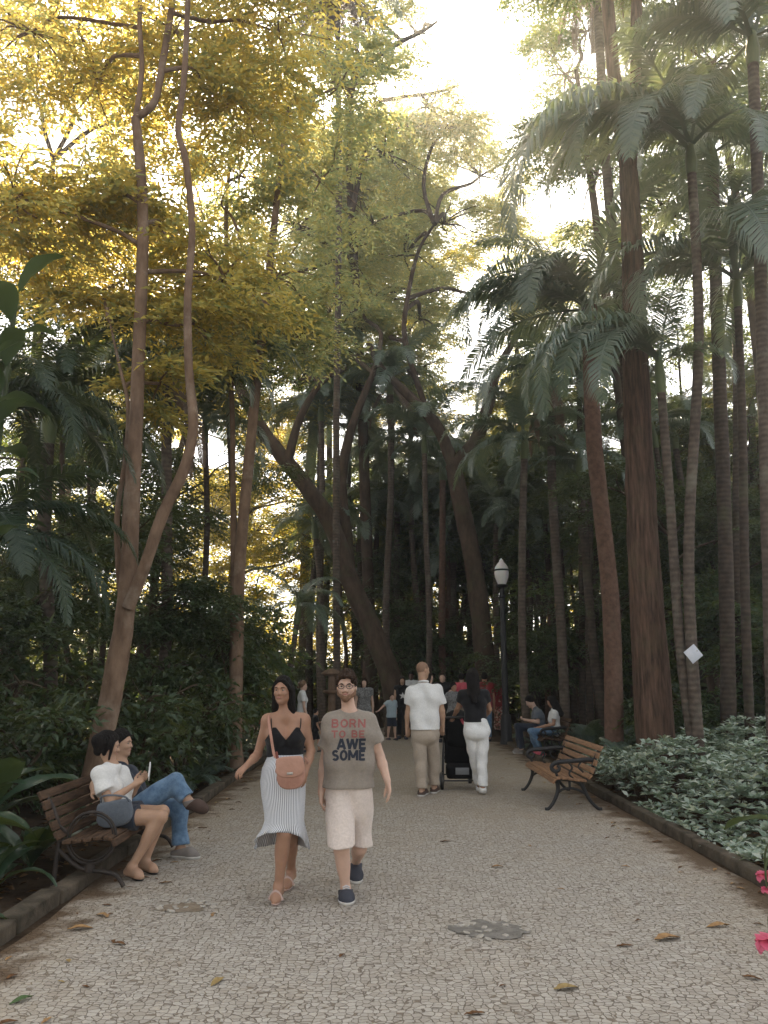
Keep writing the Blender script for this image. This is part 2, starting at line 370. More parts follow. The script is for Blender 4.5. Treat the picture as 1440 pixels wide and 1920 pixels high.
# openings in the canopy where the sky shows (photo pixels: x, y, rx, ry)
GAPS = [(105, 265, 75, 62), (185, 70, 38, 36), (265, 30, 22, 18), (350, 245, 36, 30), (320, 345, 62, 30), (430, 330, 30, 28), (405, 815, 30, 42), (535, 405, 45, 28),
        (660, 368, 34, 38), (905, 70, 78, 110), (950, 190, 40, 60), (805, 130, 42, 40), (760, 60, 30, 28), (735, 170, 38, 28), (875, 690, 62, 44), (910, 620, 55, 50), (880, 540, 48, 40), (860, 430, 42, 30), (820, 325, 62, 26), (755, 610, 24, 22),
        (1340, 330, 26, 34), (1260, 640, 30, 22), (1140, 640, 26, 18), (1150, 20, 16, 40), (1175, 130, 12, 60), (1420, 400, 18, 30), (60, 880, 22, 16), (700, 990, 40, 20), (690, 280, 26, 16), (600, 560, 22, 14), (540, 735, 26, 14), (360, 1030, 14, 14), (500, 990, 14, 14), (1390, 40, 26, 18)]
GAPS += [(630, 40, 34, 62), (1112, 60, 34, 90)]
_g = random.Random(21)
GAPS += [(_g.uniform(0, 900), _g.uniform(0, 860), *(lambda r: (r*_g.uniform(.8, 1.5), r))(_g.uniform(5, 17))) for _ in range(150)]
GAPS += [(_g.uniform(960, 1440), _g.uniform(0, 700), *(lambda r: (r*_g.uniform(.8, 1.4), r))(_g.uniform(4, 12))) for _ in range(70)]
def gapmask(P, R, soft=.22):
    x, y = proj(P); keep = np.ones(len(P), bool)
    for (cx, cy, rx, ry) in GAPS:
        d = np.hypot((x-cx)/rx, (y-cy)/ry) + R.normal(0, soft, len(P)); keep &= d > 1
    return keep
def crown_points(blobs, R, per, clumps=7, flat=.38, mask=True):
    """clumped, layered spray positions; blobs = (centre, (rx,ry,rz), weight)"""
    Cs, Ds, cl = [], [], []
    for (c, r, w) in blobs:
        c = np.array(c); r = np.array(r, float)
        m = max(3, int(clumps*w)); q = unit(R.normal(0, 1, (m, 3)))*(R.uniform(.25, 1, (m, 1))**.5)
        cc = c + q*r; cl += [(c, x) for x in cc]
        for x in cc:
            n = int(per*w/m*R.uniform(.6, 1.4)); rc = r.mean()*R.uniform(.22, .42)
            p = R.normal(0, 1, (n, 3))*np.array([.62, .62, flat*.62])*rc
            p[:, 2] -= .18*(p[:, 0]**2+p[:, 1]**2)/max(rc, .1)
            Cs.append(x+p); d = p.copy(); d[:, 2] = 0; d = unit(d)*.8 + unit(x-c)*.5 + R.normal(0, .4, (n, 3)); d[:, 2] *= .4; Ds.append(unit(d))
    C = np.concatenate(Cs); D = np.concatenate(Ds)
    if mask:
        k = gapmask(C, R); C, D = C[k], D[k]
    return C, D, cl
def limb(b, p0, p1, r0, r1, rng, sag=.10, n=7):
    p0, p1 = Vector(p0), Vector(p1); d = (p1-p0).length; pts = [p0]
    for t in (.3, .62):
        q = p0.lerp(p1, t) + Vector((rng.uniform(-1, 1), rng.uniform(-1, 1), rng.uniform(.3, 1)))*d*sag*(.8 if t < .5 else .55); pts.append(q)
    pts.append(p1); b.tube(pts, [r0, r0*.75+r1*.25, r0*.4+r1*.6, r1], n=n, sub=4)
DENS = .68
def tree(name, label, stems, blobs, per, leaf, lm, bm, seed, clumps=7, K=9, mask=True, group=None, limb_r=.05, cat='tree', limbs=True, flare=True, nseg=12, twigs=True):
    """stems: list of (points, radii); the first one starts at the root"""
    R = np.random.default_rng(seed); rng = random.Random(seed)
    base = Vector(stems[0][0][0]); root = empty(name, base, label, cat, group)
    b = MB()
    for i, (pts, rad) in enumerate(stems):
        P, Rd = catmull([Vector(p) for p in pts], list(rad), 6)
        if i == 0 and flare:
            for k, p in enumerate(P):
                h = p.z-base.z
                if h < .6: Rd[k] *= 1+.5*(1-h/.6)**2
        b.tube(P, Rd, n=nseg, noise=.10, rng=rng)
    C, D, cl = crown_points(blobs, R, per*DENS, clumps, mask=mask)
    if limbs:
        allp = [Vector(p) for pts, _ in stems for p in catmull([Vector(q) for q in pts], [0]*len(pts), 4)[0]]
        for (c, r, w) in blobs:
            c = Vector(c); best = min(allp, key=lambda p: (p-c).length + (3*max(0, p.z-(c.z-.35*math.hypot(p.x-c.x, p.y-c.y)))))
            limb(b, best, c, limb_r, limb_r*.55, rng)
        for (c, x) in cl: limb(b, c, x, limb_r*.5, limb_r*.16, rng, .12, n=5)
    b.build('trunk', bm, root, off=base)
    V, F = spray_leaves(C, D, leaf, R, K)
    link('crown', mk_np('crown', V-np.array(base), F), lm, root)
    return root
def PX(l, Y): return [at(x, y, Y) if not hasattr(Y, '__call__') else at(x, y, Y(y)) for x, y in l]
def B(px, py, Y, r, rz=None, w=1.0):
    c = at(px, py, Y); rz = rz or r*.7
    return (tuple(c), (r, r, rz), w)

# ---- hero tree on the left: one trunk forking low into several pale brown stems
s0 = PX([(158, 1530), (178, 1440), (213, 1280), (237, 1130), (250, 900), (262, 620), (268, 420), (262, 300), (254, 222)], 10)
s0[0].z = 0
tree('forked_tree', 'tall smooth brown tree forking low into several stems behind the left bench', [
    (s0, [.15, .14, .135, .12, .092, .085, .078, .07, .062]),
    (PX([(254, 222), (266, 130), (262, 20), (275, -140), (300, -300)], 10), [.042, .036, .034, .028, .02]),
    (PX([(254, 222), (290, 190), (306, 110), (325, -10), (340, -160), (380, -330)], 10), [.055, .052, .05, .045, .036, .02]),
    (PX([(240, 1140), (272, 1060), (305, 965), (345, 880), (362, 800), (354, 690), (352, 560), (360, 430), (348, 300), (334, 245), (345, 150), (352, 10), (360, -150)], lambda y: 9.9-(1140-y)*.0006), [.08, .076, .074, .07, .064, .055, .05, .045, .045, .042, .038, .036, .025]),
    (PX([(230, 1140), (222, 1060), (220, 960), (235, 860), (240, 760), (225, 690), (205, 600)], 10.15), [.045, .04, .036, .03, .028, .022, .012]),
    (PX([(243, 1120), (236, 1000), (243, 880), (247, 780)], 10.08), [.06, .052, .05, .04])],
    [B(60, 60, 11, 1.5), B(180, 150, 11.5, 1.5), B(330, 60, 11, 1.6), B(440, 190, 11.5, 1.3), B(150, 380, 11, 1.3), B(30, 370, 10, 1.2), B(310, 440, 11.5, 1.2), B(420, 520, 11, 1.0, .6), B(360, 610, 11, .9, .5, .6), B(520, 60, 11, 1.3), B(190, 560, 11, .9, .5, .6), B(300, 720, 10.6, .6, .35, .3)],
    720, .135, M['leaf_gold'], M['bark'], 11, clumps=12, limb_r=.035)

# ---- slender straight tree left of the middle
s = PX([(440, 1443), (448, 1090), (468, 850), (490, 640), (512, 440), (524, 330), (540, 200)], 15); s[0].z = 0
tree('slender_tree', 'slender straight pale trunk rising just right of the forked tree', [(s, [.13, .115, .1, .09, .075, .06, .03]),
     (PX([(432, 1443), (437, 1080), (436, 800), (428, 560), (424, 400), (432, 300)], 15.4), [.06, .055, .05, .048, .045, .03]),
     (PX([(490, 640), (445, 430), (415, 380), (445, 330)], 15), [.03, .028, .02, .012])],
     [B(540, 210, 16, 1.8), B(450, 330, 15.5, 1.3), B(600, 340, 16, 1.5), B(520, 520, 15.5, 1.3, .7), B(430, 640, 15, 1.0, .55), B(640, 160, 16, 1.6), B(560, 640, 16, 1.0, .6)],
     620, .145, M['leaf_olive'], M['bark'], 12, clumps=11, limb_r=.04)

# ---- leaning dark tree in the middle
s = PX([(752, 1375), (735, 1280), (700, 1185), (655, 1085), (622, 985), (572, 910), (520, 845), (485, 795), (440, 700), (420, 600)], 23.2); s[0].z = 0
tree('leaning_tree', 'thick dark trunk leaning left across the middle of the wood', [(s, [.36, .32, .29, .27, .255, .24, .22, .2, .15, .08]),
     (PX([(655, 1085), (648, 1000), (640, 900), (660, 800), (700, 700)], 23.4), [.22, .19, .17, .13, .09]),
     (PX([(540, 865), (560, 790), (600, 720), (650, 690)], 23.1), [.15, .12, .09, .06])],
     [B(620, 640, 27.5, 2.7), B(700, 560, 28, 2.6), B(560, 720, 26.5, 2.2, 1.1), B(660, 700, 27.5, 2.0, 1.1), B(470, 680, 27, 2.0, 1.2), B(730, 700, 28.5, 2.0, 1.1), B(640, 480, 28.5, 2.4)],
     1000, .15, M['leaf_olive'], M['bark_dark'], 13, clumps=10, limb_r=.08)

# ---- forked tree behind the lamp
s = PX([(918, 1362), (905, 1190), (886, 1050), (864, 940), (850, 872)], 23.5); s[0].z = 0
tree('fork_topped_tree', 'stout brown trunk leaning left and forking at half height, beside the lamp', [(s, [.32, .29, .27, .26, .25]),
     (PX([(850, 872), (820, 800), (770, 745), (715, 690), (690, 640)], 23.5), [.2, .18, .15, .11, .07]),
     (PX([(850, 872), (890, 830), (915, 760), (935, 690), (975, 620)], 23.5), [.23, .21, .18, .13, .08]),
     (PX([(800, 770), (760, 640), (764, 560), (785, 470), (815, 420)], 24.3), [.1, .09, .075, .06, .04])],
     [B(790, 600, 28.5, 2.24), B(760, 480, 28.5, 2.60), B(830, 420, 29.0, 2.12), B(720, 640, 28.0, 1.89), B(920, 740, 27.5, 1.30, .8, .7), B(700, 420, 29.0, 2.36), B(900, 330, 29.5, 2.01), B(960, 560, 29.5, 1.42, .8, .6), B(840, 250, 29.5, 2.12), B(780, 700, 27.5, 1.53, .8, .8)],
     950, .14, M['leaf_olive'], M['bark_dark'], 14, clumps=9, limb_r=.08)

# ---- pale, high crown at the top middle
s = PX([(700, 1372), (690, 1100), (680, 800), (668, 560), (655, 330), (650, 200)], 27); s[0].z = 0
tree('high_crowned_tree', 'tall tree whose airy crown fills the top middle, crooked grey boughs showing', [(s, [.22, .2, .18, .16, .13, .1]),
     (PX([(655, 330), (655, 190), (680, 130), (740, 85), (790, 60), (820, 40)], 26), [.12, .12, .11, .09, .07, .04]),
     (PX([(660, 400), (700, 210), (740, 185), (810, 175), (860, 160)], 26), [.1, .09, .08, .06, .03])],
     [B(700, 130, 26, 2.0), B(610, 250, 26, 2.2), B(800, 200, 26, 2.0), B(720, 290, 26, 2.0), B(850, 240, 27, 1.8), B(590, 100, 26, 2.2), B(780, 60, 27, 1.6, 1.1, .7), B(700, 30, 27, 2.0), B(560, 430, 27, 2.0), B(640, 560, 27, 2.0)],
     800, .135, M['leaf_olive'], M['bark_dark'], 15, clumps=9, limb_r=.08)

# ---- massive reddish trunk on the right
Yb = 12.5
s = PX([(1232, 1420), (1226, 1340), (1210, 1100), (1197, 820), (1190, 600), (1183, 400), (1178, 320)], Yb); s[0].z = 0
tree('massive_tree', 'massive tree with fissured reddish trunk behind the green bed, forking high up', [(s, [.31, .29, .25, .22, .195, .165, .155]),
     (PX([(1178, 330), (1158, 200), (1146, 90), (1136, -40), (1128, -200)], Yb), [.125, .12, .115, .11, .09]),
     (PX([(1180, 330), (1190, 210), (1193, 90), (1194, -40), (1198, -200)], Yb+.15), [.11, .105, .1, .1, .08])],
     [B(1130, -120, 13, 1.7), B(1250, -160, 13, 1.7), B(1060, -40, 14, 1.2, .8, .5), B(1380, -100, 13, 1.6)],
     700, .11, M['leaf_green'], M['bark_red'], 16, clumps=9, limb_r=.06, nseg=20)

# ---- dark leafy trees behind the palms on the right
def simple_tree(name, label, x, y, px, py, blobs, per, leaf, lm, bm, seed, r=.16, group=None, clumps=8, mask=True):
    p0 = Vector((x, y, 0)); p1 = at(px, py, y); m1 = p0.lerp(p1, .35)+Vector((.25*math.sin(seed), 0, 0)); m2 = p0.lerp(p1, .7)-Vector((.2*math.cos(seed), 0, 0))
    return tree(name, label, [([p0, m1, m2, p1], [r, r*.85, r*.7, r*.35])], blobs, per, leaf, lm, bm, seed, clumps=clumps, limb_r=r*.35, group=group, mask=mask)
simple_tree('leafy_tree', 'dark green bushy crown at the upper right behind the massive trunk', 6.1, 19, 1080, 130,
     [B(1060, 140, 19, 1.5), B(1050, 260, 19, 1.2, .8, .6), B(1100, 60, 19.5, 1.6), B(1120, 330, 19, 1.6), B(1130, 220, 20, 1.6)], 560, .14, M['leaf_green'], M['bark_dark'], 21)
simple_tree('leafy_tree', 'dense dark crown in the top right corner above the slim palm', 9.8, 19, 1330, 120,
     [B(1250, 60, 19, 1.8), B(1340, 120, 19, 1.8), B(1420, 60, 19, 1.8), B(1280, 230, 20, 1.6), B(1420, 250, 19, 1.8), B(1250, 400, 20, 1.6), B(1340, 470, 20, 1.6), B(1440, 480, 19, 1.6)], 800, .14, M['leaf_green'], M['bark_dark'], 22)
simple_tree('leafy_tree', 'yellowish green tree filling the gap between the lamp and the pinkish palm', 5.5, 30, 960, 560,
     [B(900, 560, 31, 2.0, 1.2, .5), B(960, 690, 30, 2.0), B(1000, 520, 31, 2.0), B(1060, 620, 30, 2.0), B(1030, 740, 30, 2.2), B(940, 400, 31, 1.8), B(1080, 480, 31, 2.2)], 650, .16, M['leaf_olive'], M['bark_dark'], 23)
simple_tree('leafy_tree', 'golden backlit tree in the top left corner behind the forked tree', -7.5, 17, 100, 300,
     [B(60, 160, 17, 2.0), B(150, 50, 17, 2.0), B(230, 330, 17, 2.0), B(40, 480, 17, 1.8), B(160, 450, 17, 1.6), B(330, 180, 18, 2.0), B(380, 420, 18, 1.8), B(240, 520, 17, 1.6)], 520, .155, M['leaf_gold'], M['bark_dark'], 24)
simple_tree('leafy_tree', 'golden tree deep in the wood between the forked tree and the slender tree', -8.5, 27, 380, 700,
     [B(330, 760, 27, 2.0, 1.2), B(420, 700, 27, 2.2), B(480, 600, 27, 2.2), B(300, 620, 27, 2.0), B(500, 760, 28, 2.0), B(380, 560, 28, 2.0), B(210, 700, 27, 1.8)], 600, .15, M['leaf_gold'], M['bark_dark'], 25)
simple_tree('leafy_tree', 'low golden tree glowing behind the shrubs left of the leaning trunk', -6.5, 31, 460, 950,
     [B(400, 960, 31, 2.0), B(480, 1000, 31, 2.0), B(540, 940, 31, 2.0), B(350, 1050, 32, 2.0), B(450, 1090, 31, 1.8), B(570, 1040, 32, 1.8)], 520, .16, M['leaf_far'], M['bark_dark'], 26)
simple_tree('leafy_tree', 'tall golden tree standing behind the leaning trunk', -2.6, 33, 620, 420,
     [B(560, 420, 33, 2.6), B(640, 360, 33, 2.4), B(560, 300, 34, 2.4), B(500, 480, 33, 2.2), B(610, 560, 33, 2.4), B(700, 470, 33, 2.4), B(720, 580, 34, 2.2), B(640, 680, 33, 2.2)], 650, .16, M['leaf_gold'], M['bark_dark'], 27)
simple_tree('leafy_tree', 'tall sunlit tree furthest back above the end of the path', 1.2, 38, 760, 480,
     [B(740, 420, 38, 2.6), B(800, 520, 38, 2.6), B(720, 620, 38, 2.6), B(820, 620, 38, 2.2), B(650, 540, 38, 2.6), B(860, 480, 39, 2.2), B(780, 760, 38, 2.4)], 600, .18, M['leaf_far'], M['bark_dark'], 28)
simple_tree('leafy_tree', 'lofty hazy olive crown added high behind the middle of the wood to shade the path', -3.5, 36, 610, 300,
     [B(px_, py_, 36+(k_ % 3), 2.5, 2.0) for k_, (px_, py_) in enumerate([(640, 300), (720, 280), (590, 380), (680, 370), (750, 380), (620, 470), (700, 480), (660, 570), (740, 540), (760, 300), (600, 560), (790, 440), (690, 310), (650, 420)])], 1000, .21, M['leaf_olive'], M['bark_dark'], 29, r=.3, mask=False, clumps=11)  # added crown, placed and left ungapped to keep sun patches off the path
simple_tree('leafy_tree', 'sunlit golden tree glowing through the gap left of the leaning trunk', -7.2, 37, 490, 800,
     [B(430, 800, 37, 2.2), B(505, 770, 37, 2.2), B(570, 820, 37, 2.0), B(470, 900, 37, 2.2), B(545, 930, 38, 2.0), B(390, 880, 38, 2.2), B(520, 1020, 37, 2.0), B(440, 1000, 38, 2.0), B(350, 800, 38, 2.2)], 520, .2, M['leaf_far'], M['bark_dark'], 61)
# smaller dark trees of the understorey
us = [(-8.2, 15, 130, 1000, 1.3, 'left edge'), (-6.4, 19, 330, 930, 1.3, ''), (-10.5, 21, 110, 850, 1.6, ''), (1.6, 27, 800, 1170, 1.7, ''), (-1.5, 28, 640, 1060, 1.4, ''),
      (4.2, 29, 960, 1130, 1.4, ''), (6.2, 21, 1080, 1180, 1.2, ''), (8.4, 18, 1330, 1040, 1.4, ''), (8.2, 24, 1190, 1000, 1.6, ''), (11, 20, 1420, 900, 1.5, ''), (6.8, 17, 1260, 1010, 1.0, '')]
for i, (x, y, px, py, r, _) in enumerate(us):
    bl = []
    rr = random.Random(i+70); c = at(px, py, y)
    for k in range(5): bl.append(((c.x+rr.uniform(-1, 1)*r*1.3, y+rr.uniform(-1, 1)*r, c.z+rr.uniform(-1, 1)*r), (r, r, r*.6), 1.0))
    p0 = Vector((x, y, 0))
    tree('understorey_tree', 'small dark green tree of the shady undergrowth', [([p0, p0.lerp(c, .4)+Vector((.2, 0, 0)), p0.lerp(c, .75), c], [.09, .075, .06, .03])], bl, 300, .12, M['leaf_shrub'], M['bark_dark'], 200+i, clumps=5, limb_r=.03, group='small trees of the shady undergrowth')

rr = random.Random(44)
for i in range(34):
    y = rr.uniform(29, 41); px = 250+i*36+rr.uniform(-20, 20); py = rr.uniform(900, 1230); c = at(px if not 330 < px < 640 else px+320, py, y); p0 = Vector((c.x+rr.uniform(-.6, .6), y, 0)); bl = []
    for k in range(6): bl.append(((c.x+rr.uniform(-1, 1)*2.0, y+rr.uniform(-1, 1)*1.2, max(1.2, c.z+rr.uniform(-1.6, 1.3))), (1.6, 1.6, 1.0), 1.0))
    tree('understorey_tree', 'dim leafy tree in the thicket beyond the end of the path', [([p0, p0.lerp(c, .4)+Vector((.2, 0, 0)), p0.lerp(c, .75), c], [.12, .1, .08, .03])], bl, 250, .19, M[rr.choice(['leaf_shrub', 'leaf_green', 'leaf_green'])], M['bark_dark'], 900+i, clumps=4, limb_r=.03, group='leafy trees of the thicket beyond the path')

rr = random.Random(45)
LOW = [(40, 1000, 14, 1.2), (120, 1080, 16, 1.3), (210, 1010, 18, 1.4), (290, 1120, 15, 1.0), (60, 760, 15, 1.3), (170, 820, 19, 1.5), (300, 880, 20, 1.5), (240, 720, 17, 1.2), (20, 1180, 12, .9), (130, 640, 15, 1.1), (430, 640, 17, 1.0)]
for i, (px, py, y, r) in enumerate(LOW):
    c = at(px, py, y); p0 = Vector((c.x+rr.uniform(-.4, .4), y, 0)); bl = [((c.x+rr.uniform(-1, 1)*r*1.2, y+rr.uniform(-1, 1)*r*.8, c.z+rr.uniform(-1, 1)*r*.8), (r, r, r*.55), 1.0) for k in range(4)]
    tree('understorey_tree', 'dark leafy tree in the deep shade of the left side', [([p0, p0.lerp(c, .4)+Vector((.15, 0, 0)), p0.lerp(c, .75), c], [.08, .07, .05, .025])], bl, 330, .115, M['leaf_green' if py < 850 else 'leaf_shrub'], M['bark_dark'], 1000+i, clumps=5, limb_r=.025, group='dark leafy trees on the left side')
RGT = [(1070, 1010, 25, 1.6), (1150, 930, 27, 1.8), (1180, 780, 28, 1.8), (1260, 860, 22, 1.6), (1330, 760, 24, 1.8), (1420, 820, 21, 1.7), (1300, 1000, 20, 1.4), (1400, 1060, 18, 1.4), (1240, 1090, 21, 1.4), (1100, 1140, 23, 1.4), (1030, 1160, 28, 1.8), (1180, 1180, 24, 1.5), (1380, 640, 22, 1.7), (1270, 620, 25, 1.7), (1350, 1200, 17, 1.1), (1430, 1230, 15, 1.0)]
for i, (px, py, y, r) in enumerate(RGT):
    c = at(px, py, y); p0 = Vector((c.x+rr.uniform(-.4, .4), y, 0)); bl = [((c.x+rr.uniform(-1, 1)*r*1.2, y+rr.uniform(-1, 1)*r*.8, max(1, c.z+rr.uniform(-1, 1)*r*.9)), (r, r, r*.6), 1.0) for k in range(4)]
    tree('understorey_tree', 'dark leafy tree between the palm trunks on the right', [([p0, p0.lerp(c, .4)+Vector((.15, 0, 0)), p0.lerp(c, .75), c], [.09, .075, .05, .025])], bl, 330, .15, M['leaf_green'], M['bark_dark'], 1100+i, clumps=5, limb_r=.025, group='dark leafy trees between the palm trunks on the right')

# ------------------------------------------------------------ palms
def frond_mesh(e0, bend, seed, n=80, width=.225, hang=.6, half=1.0):
    """unit long frond along +X: arched midrib with two rows of drooping leaflets"""
    R = np.random.default_rng(seed); V = []; F = []
    m = 25; ts = np.linspace(0, 1, m); ang = np.radians(e0 - bend*ts**1.25); pts = np.zeros((m, 3))
    for i in range(1, m): pts[i] = pts[i-1]+np.array([math.cos(ang[i]), 0, math.sin(ang[i])])/(m-1)
    for i in range(m):                                     # midrib, three-sided
        r = .011*(1-ts[i])+.0016
        V += [pts[i]+np.array([0, r, 0]), pts[i]+np.array([0, -r, 0]), pts[i]+np.array([0, 0, r*1.2])]
    for i in range(m-1):
        for k in range(3): F.append((i*3+k, i*3+(k+1) % 3, i*3+3+(k+1) % 3, i*3+3+k))
    for j in range(n):
        t = .13+.86*j/(n-1)
        x = t*(m-1); i = min(int(x), m-2); p = pts[i]*(1-(x-i))+pts[i+1]*(x-i); a = ang[min(i+1, m-1)]
        T = np.array([math.cos(a), 0, math.sin(a)]); U = np.array([-math.sin(a), 0, math.cos(a)])
        l = width*(math.sin(math.pi*(.16+.82*t)))**.7*half
        for sd_ in (1, -1):
            f = .45+.35*t+R.normal(0, .07); d = unit(np.array([0, sd_, 0.0])*1.0 + T*f + U*R.uniform(.0, .25))
            ll = l*R.uniform(.85, 1.1); p1 = p+d*ll*.5; d2 = unit(d+np.array([0, 0, -1.0])*hang*R.uniform(.7, 1.6)); p2 = p1+d2*ll*.5
            w = T*.0068; b = len(V)
            V += [p-w*.6, p+w*.6, p1-w, p1+w, p2]; F += [(b, b+1, b+3, b+2), (b+2, b+3, b+4)]
    return V, F
def fm(name, *a, **k):
    V, F = frond_mesh(*a, **k); return mk(name, V, F, smooth=False)
def var(base, m):
    out = []
    for b in base:
        c = b.copy(); c.materials.append(m); out.append(c)
    return out
FB = {'up': [fm('frond', 78, 75, 1), fm('frond', 70, 90, 2)], 'arch': [fm('frond', 52, 118, 3), fm('frond', 45, 105, 4), fm('frond', 58, 135, 5)],
      'droop': [fm('frond', 22, 112, 6, hang=.8), fm('frond', 10, 92, 7, hang=.9), fm('frond', 28, 125, 8, hang=.7)], 'cascade': [fm('frond', 42, 150, 11, hang=.95, width=.25), fm('frond', 34, 138, 12, hang=1.0, width=.25), fm('frond', 50, 160, 13, hang=.9, width=.26)], 'hang': [fm('frond', -45, 45, 9, hang=1.6, width=.16, half=.8), fm('frond', -55, 34, 10, hang=1.8, width=.14, half=.8)]}
FR = {mk_: {k: var(v, M[mk_]) for k, v in FB.items()} for mk_ in ('frond', 'frond_warm', 'frond_dark', 'frond_dead')}
TRUNKS = {}
def palm(name, label, base, top, r0, r1, nf, L, seed, mk_='frond', bark='palm_bark', group=None, dead=0, az0=None, extra=(), shaft=True, lean=.15, simple=False):
    rng = random.Random(seed); base, top = Vector(base), Vector(top)
    root = empty(name, base, label, 'palm', group)
    H = (top-base).length; b = MB()
    pts = [base, base.lerp(top, .33)+Vector((rng.uniform(-1, 1), rng.uniform(-1, 1), 0))*lean, base.lerp(top, .7)+Vector((rng.uniform(-1, 1), rng.uniform(-1, 1), 0))*lean*.6, top]
    P, Rd = catmull(pts, [r0, r0*.6+r1*.4, r0*.25+r1*.75, r1], 8)
    for k, p in enumerate(P):
        if p.z-base.z < .5: Rd[k] *= 1+.45*(1-(p.z-base.z)/.5)**2
    b.tube(P, Rd, n=10, noise=.06, rng=rng); b.build('trunk', M[bark], root, off=base)
    d = (P[-1]-P[-3]).normalized()
    if shaft:
        sb = MB(); sb.tube([top-d*.02, top+d*.25, top+d*.7], [r1*1.12, r1*1.3, r1*.55], n=10, sub=3); sb.build('crownshaft', M['shaft'], root, off=base)
        tip = top+d*.55-base
    else: tip = top-base
    a0 = az0 if az0 is not None else rng.uniform(0, 360)
    specs = []
    for i in range(nf):
        u = i/max(nf-1, 1); kind = 'up' if u < .22 else ('arch' if u < .62 else 'droop')
        specs.append((kind, a0+i*137.5+rng.uniform(-14, 14), L*rng.uniform(.82, 1.1), 0))
    for i in range(dead): specs.append(('hang', rng.uniform(0, 360), L*rng.uniform(.6, .85), 1))
    specs += [(k, a, l, 0) for (k, a, l) in extra]
    for (kind, az, l, dd) in specs:
        me = rng.choice(FR['frond_dead' if dd else mk_][kind])
        o = link('dead_frond' if dd else 'frond', me, None, root, tip - d*(.12 if dd else rng.uniform(0, .12)))
        o.rotation_euler = (rng.uniform(-.25, .25), rng.uniform(-.12, .12), math.radians(az)); o.scale = (l, l*rng.uniform(.85, 1.1), l)
        if dd: o['label'] = 'dry brown frond hanging down'
    return root
def gpx(px, Y): return Vector((at(px, 1268, Y).x, Y, 0))
# the palms one can tell apart  (base px, crown px, crown py, distance, width px)
def P(label, bx, cx, cy, Y, wpx, nf, L, seed, **k):
    s = FPX/Y; r = wpx/2/s
    return palm(k.pop('name', 'palm_tree'), label, gpx(bx, Y), at(cx, cy, Y), r*1.08, r*.9, nf, L, seed, **k)
P('tall slim palm with the white diamond sign on its ringed trunk', 1300, 1297, 325, 11.8, 21, 6, 2.6, 1, extra=[('cascade', 184, 4.4), ('cascade', 172, 3.4), ('cascade', 205, 3.6), ('cascade', 196, 4.9), ('cascade', 228, 3.0), ('cascade', 255, 2.6)])
P('palm with smooth pinkish trunk just left of the massive tree', 1142, 1106, 575, 15, 33, 7, 3.0, 2, bark='bark_pink', shaft=False, extra=[('arch', 180, 3.5), ('cascade', 192, 4.0), ('droop', 205, 3.3), ('arch', 168, 3.2), ('cascade', 225, 3.2), ('droop', 160, 3.4), ('cascade', 178, 3.4)])
P('slim leaning palm immediately right of the massive trunk', 1296, 1240, 735, 12, 19, 6, 2.0, 3, extra=[('cascade', 200, 3.4), ('cascade', 188, 3.2), ('cascade', 225, 2.8), ('cascade', 212, 3.0)])
P('palm with one broad frond hanging in front, at the right edge', 1392, 1384, 575, 12.6, 17, 6, 2.0, 4, bark='palm_dark', extra=[('cascade', 250, 3.6), ('cascade', 275, 3.4), ('cascade', 180, 4.0), ('cascade', 200, 3.2)])
P('palm with thick dark ringed trunk cut by the right edge of the view', 1434, 1412, 120, 11.5, 26, 11, 3.0, 5, bark='palm_bark', extra=[('droop', 190, 3.0), ('arch', 215, 2.8)])
P('dark palm trunk second from the right edge', 1352, 1336, 330, 14.5, 27, 11, 2.8, 6, bark='palm_dark')
P('thin dark palm between the sign palm and the right edge', 1376, 1372, 420, 16, 18, 10, 2.6, 7, bark='palm_dark')
P('thin brown palm under the drooping frond right of the lamp', 986, 983, 860, 19, 15, 10, 2.5, 8, extra=[('arch', 185, 2.6), ('droop', 200, 2.2)])
P('pale slim palm behind the seated pair on the right', 1056, 1034, 740, 19.5, 18, 10, 3.0, 9, dead=5, extra=[('droop', 190, 2.8), ('droop', 210, 3.0)])
P('thin near-black palm in the cluster left of the pinkish palm, first of three', 1086, 1084, 640, 21, 12, 8, 2.4, 10, bark='palm_dark')
P('thin near-black palm in the middle of the cluster left of the pinkish palm', 1102, 1098, 760, 20, 13, 8, 2.2, 11, bark='palm_dark')
P('thin near-black palm closest to the pinkish palm', 1116, 1114, 700, 22, 11, 8, 2.2, 12, bark='palm_dark')
P('thin palm just left of the leaning trunk, crown touching it', 604, 602, 790, 26, 12, 12, 3.0, 13, mk_='frond')
P('thin palm rising behind the leaning trunk toward the middle', 730, 732, 740, 25, 13, 12, 2.9, 14, dead=3)
P('thin palm with tufted crown in front of the high crown gap', 795, 796, 850, 24, 11, 11, 2.6, 15)
P('thin pinkish palm left of the fork-topped tree', 830, 830, 900, 26, 13, 11, 2.4, 16, bark='bark_pink')
P('low palm with arching fronds beside the leaning trunk', 610, 592, 1010, 24.5, 12, 10, 2.0, 17, extra=[('arch', 5, 2.2)])
P('short palm with low arching fronds behind the woman in the striped skirt', 538, 556, 1170, 21, 11, 9, 2.0, 18)
P('palm with drooping dark crown left of the lamp globe', 925, 930, 980, 25, 11, 11, 2.4, 19, mk_='frond')
P('dark palm with hanging skirt behind the forked tree', 300, 312, 720, 15, 22, 13, 3.0, 20, bark='palm_bark', dead=4, extra=[('droop', 350, 2.9), ('droop', 190, 2.8)])
P('dark palm crown between the forked tree and the slender tree', 395, 385, 830, 17.5, 12, 11, 2.4, 21, bark='palm_dark', extra=[('droop', 330, 2.4)])
P('near palm at the left edge with long dark fronds sweeping right', -60, -30, 850, 9.2, 44, 9, 2.1, 22, mk_='frond_dark', bark='palm_dark', extra=[('cascade', 8, 2.3), ('cascade', 340, 2.0), ('droop', 25, 1.8)])
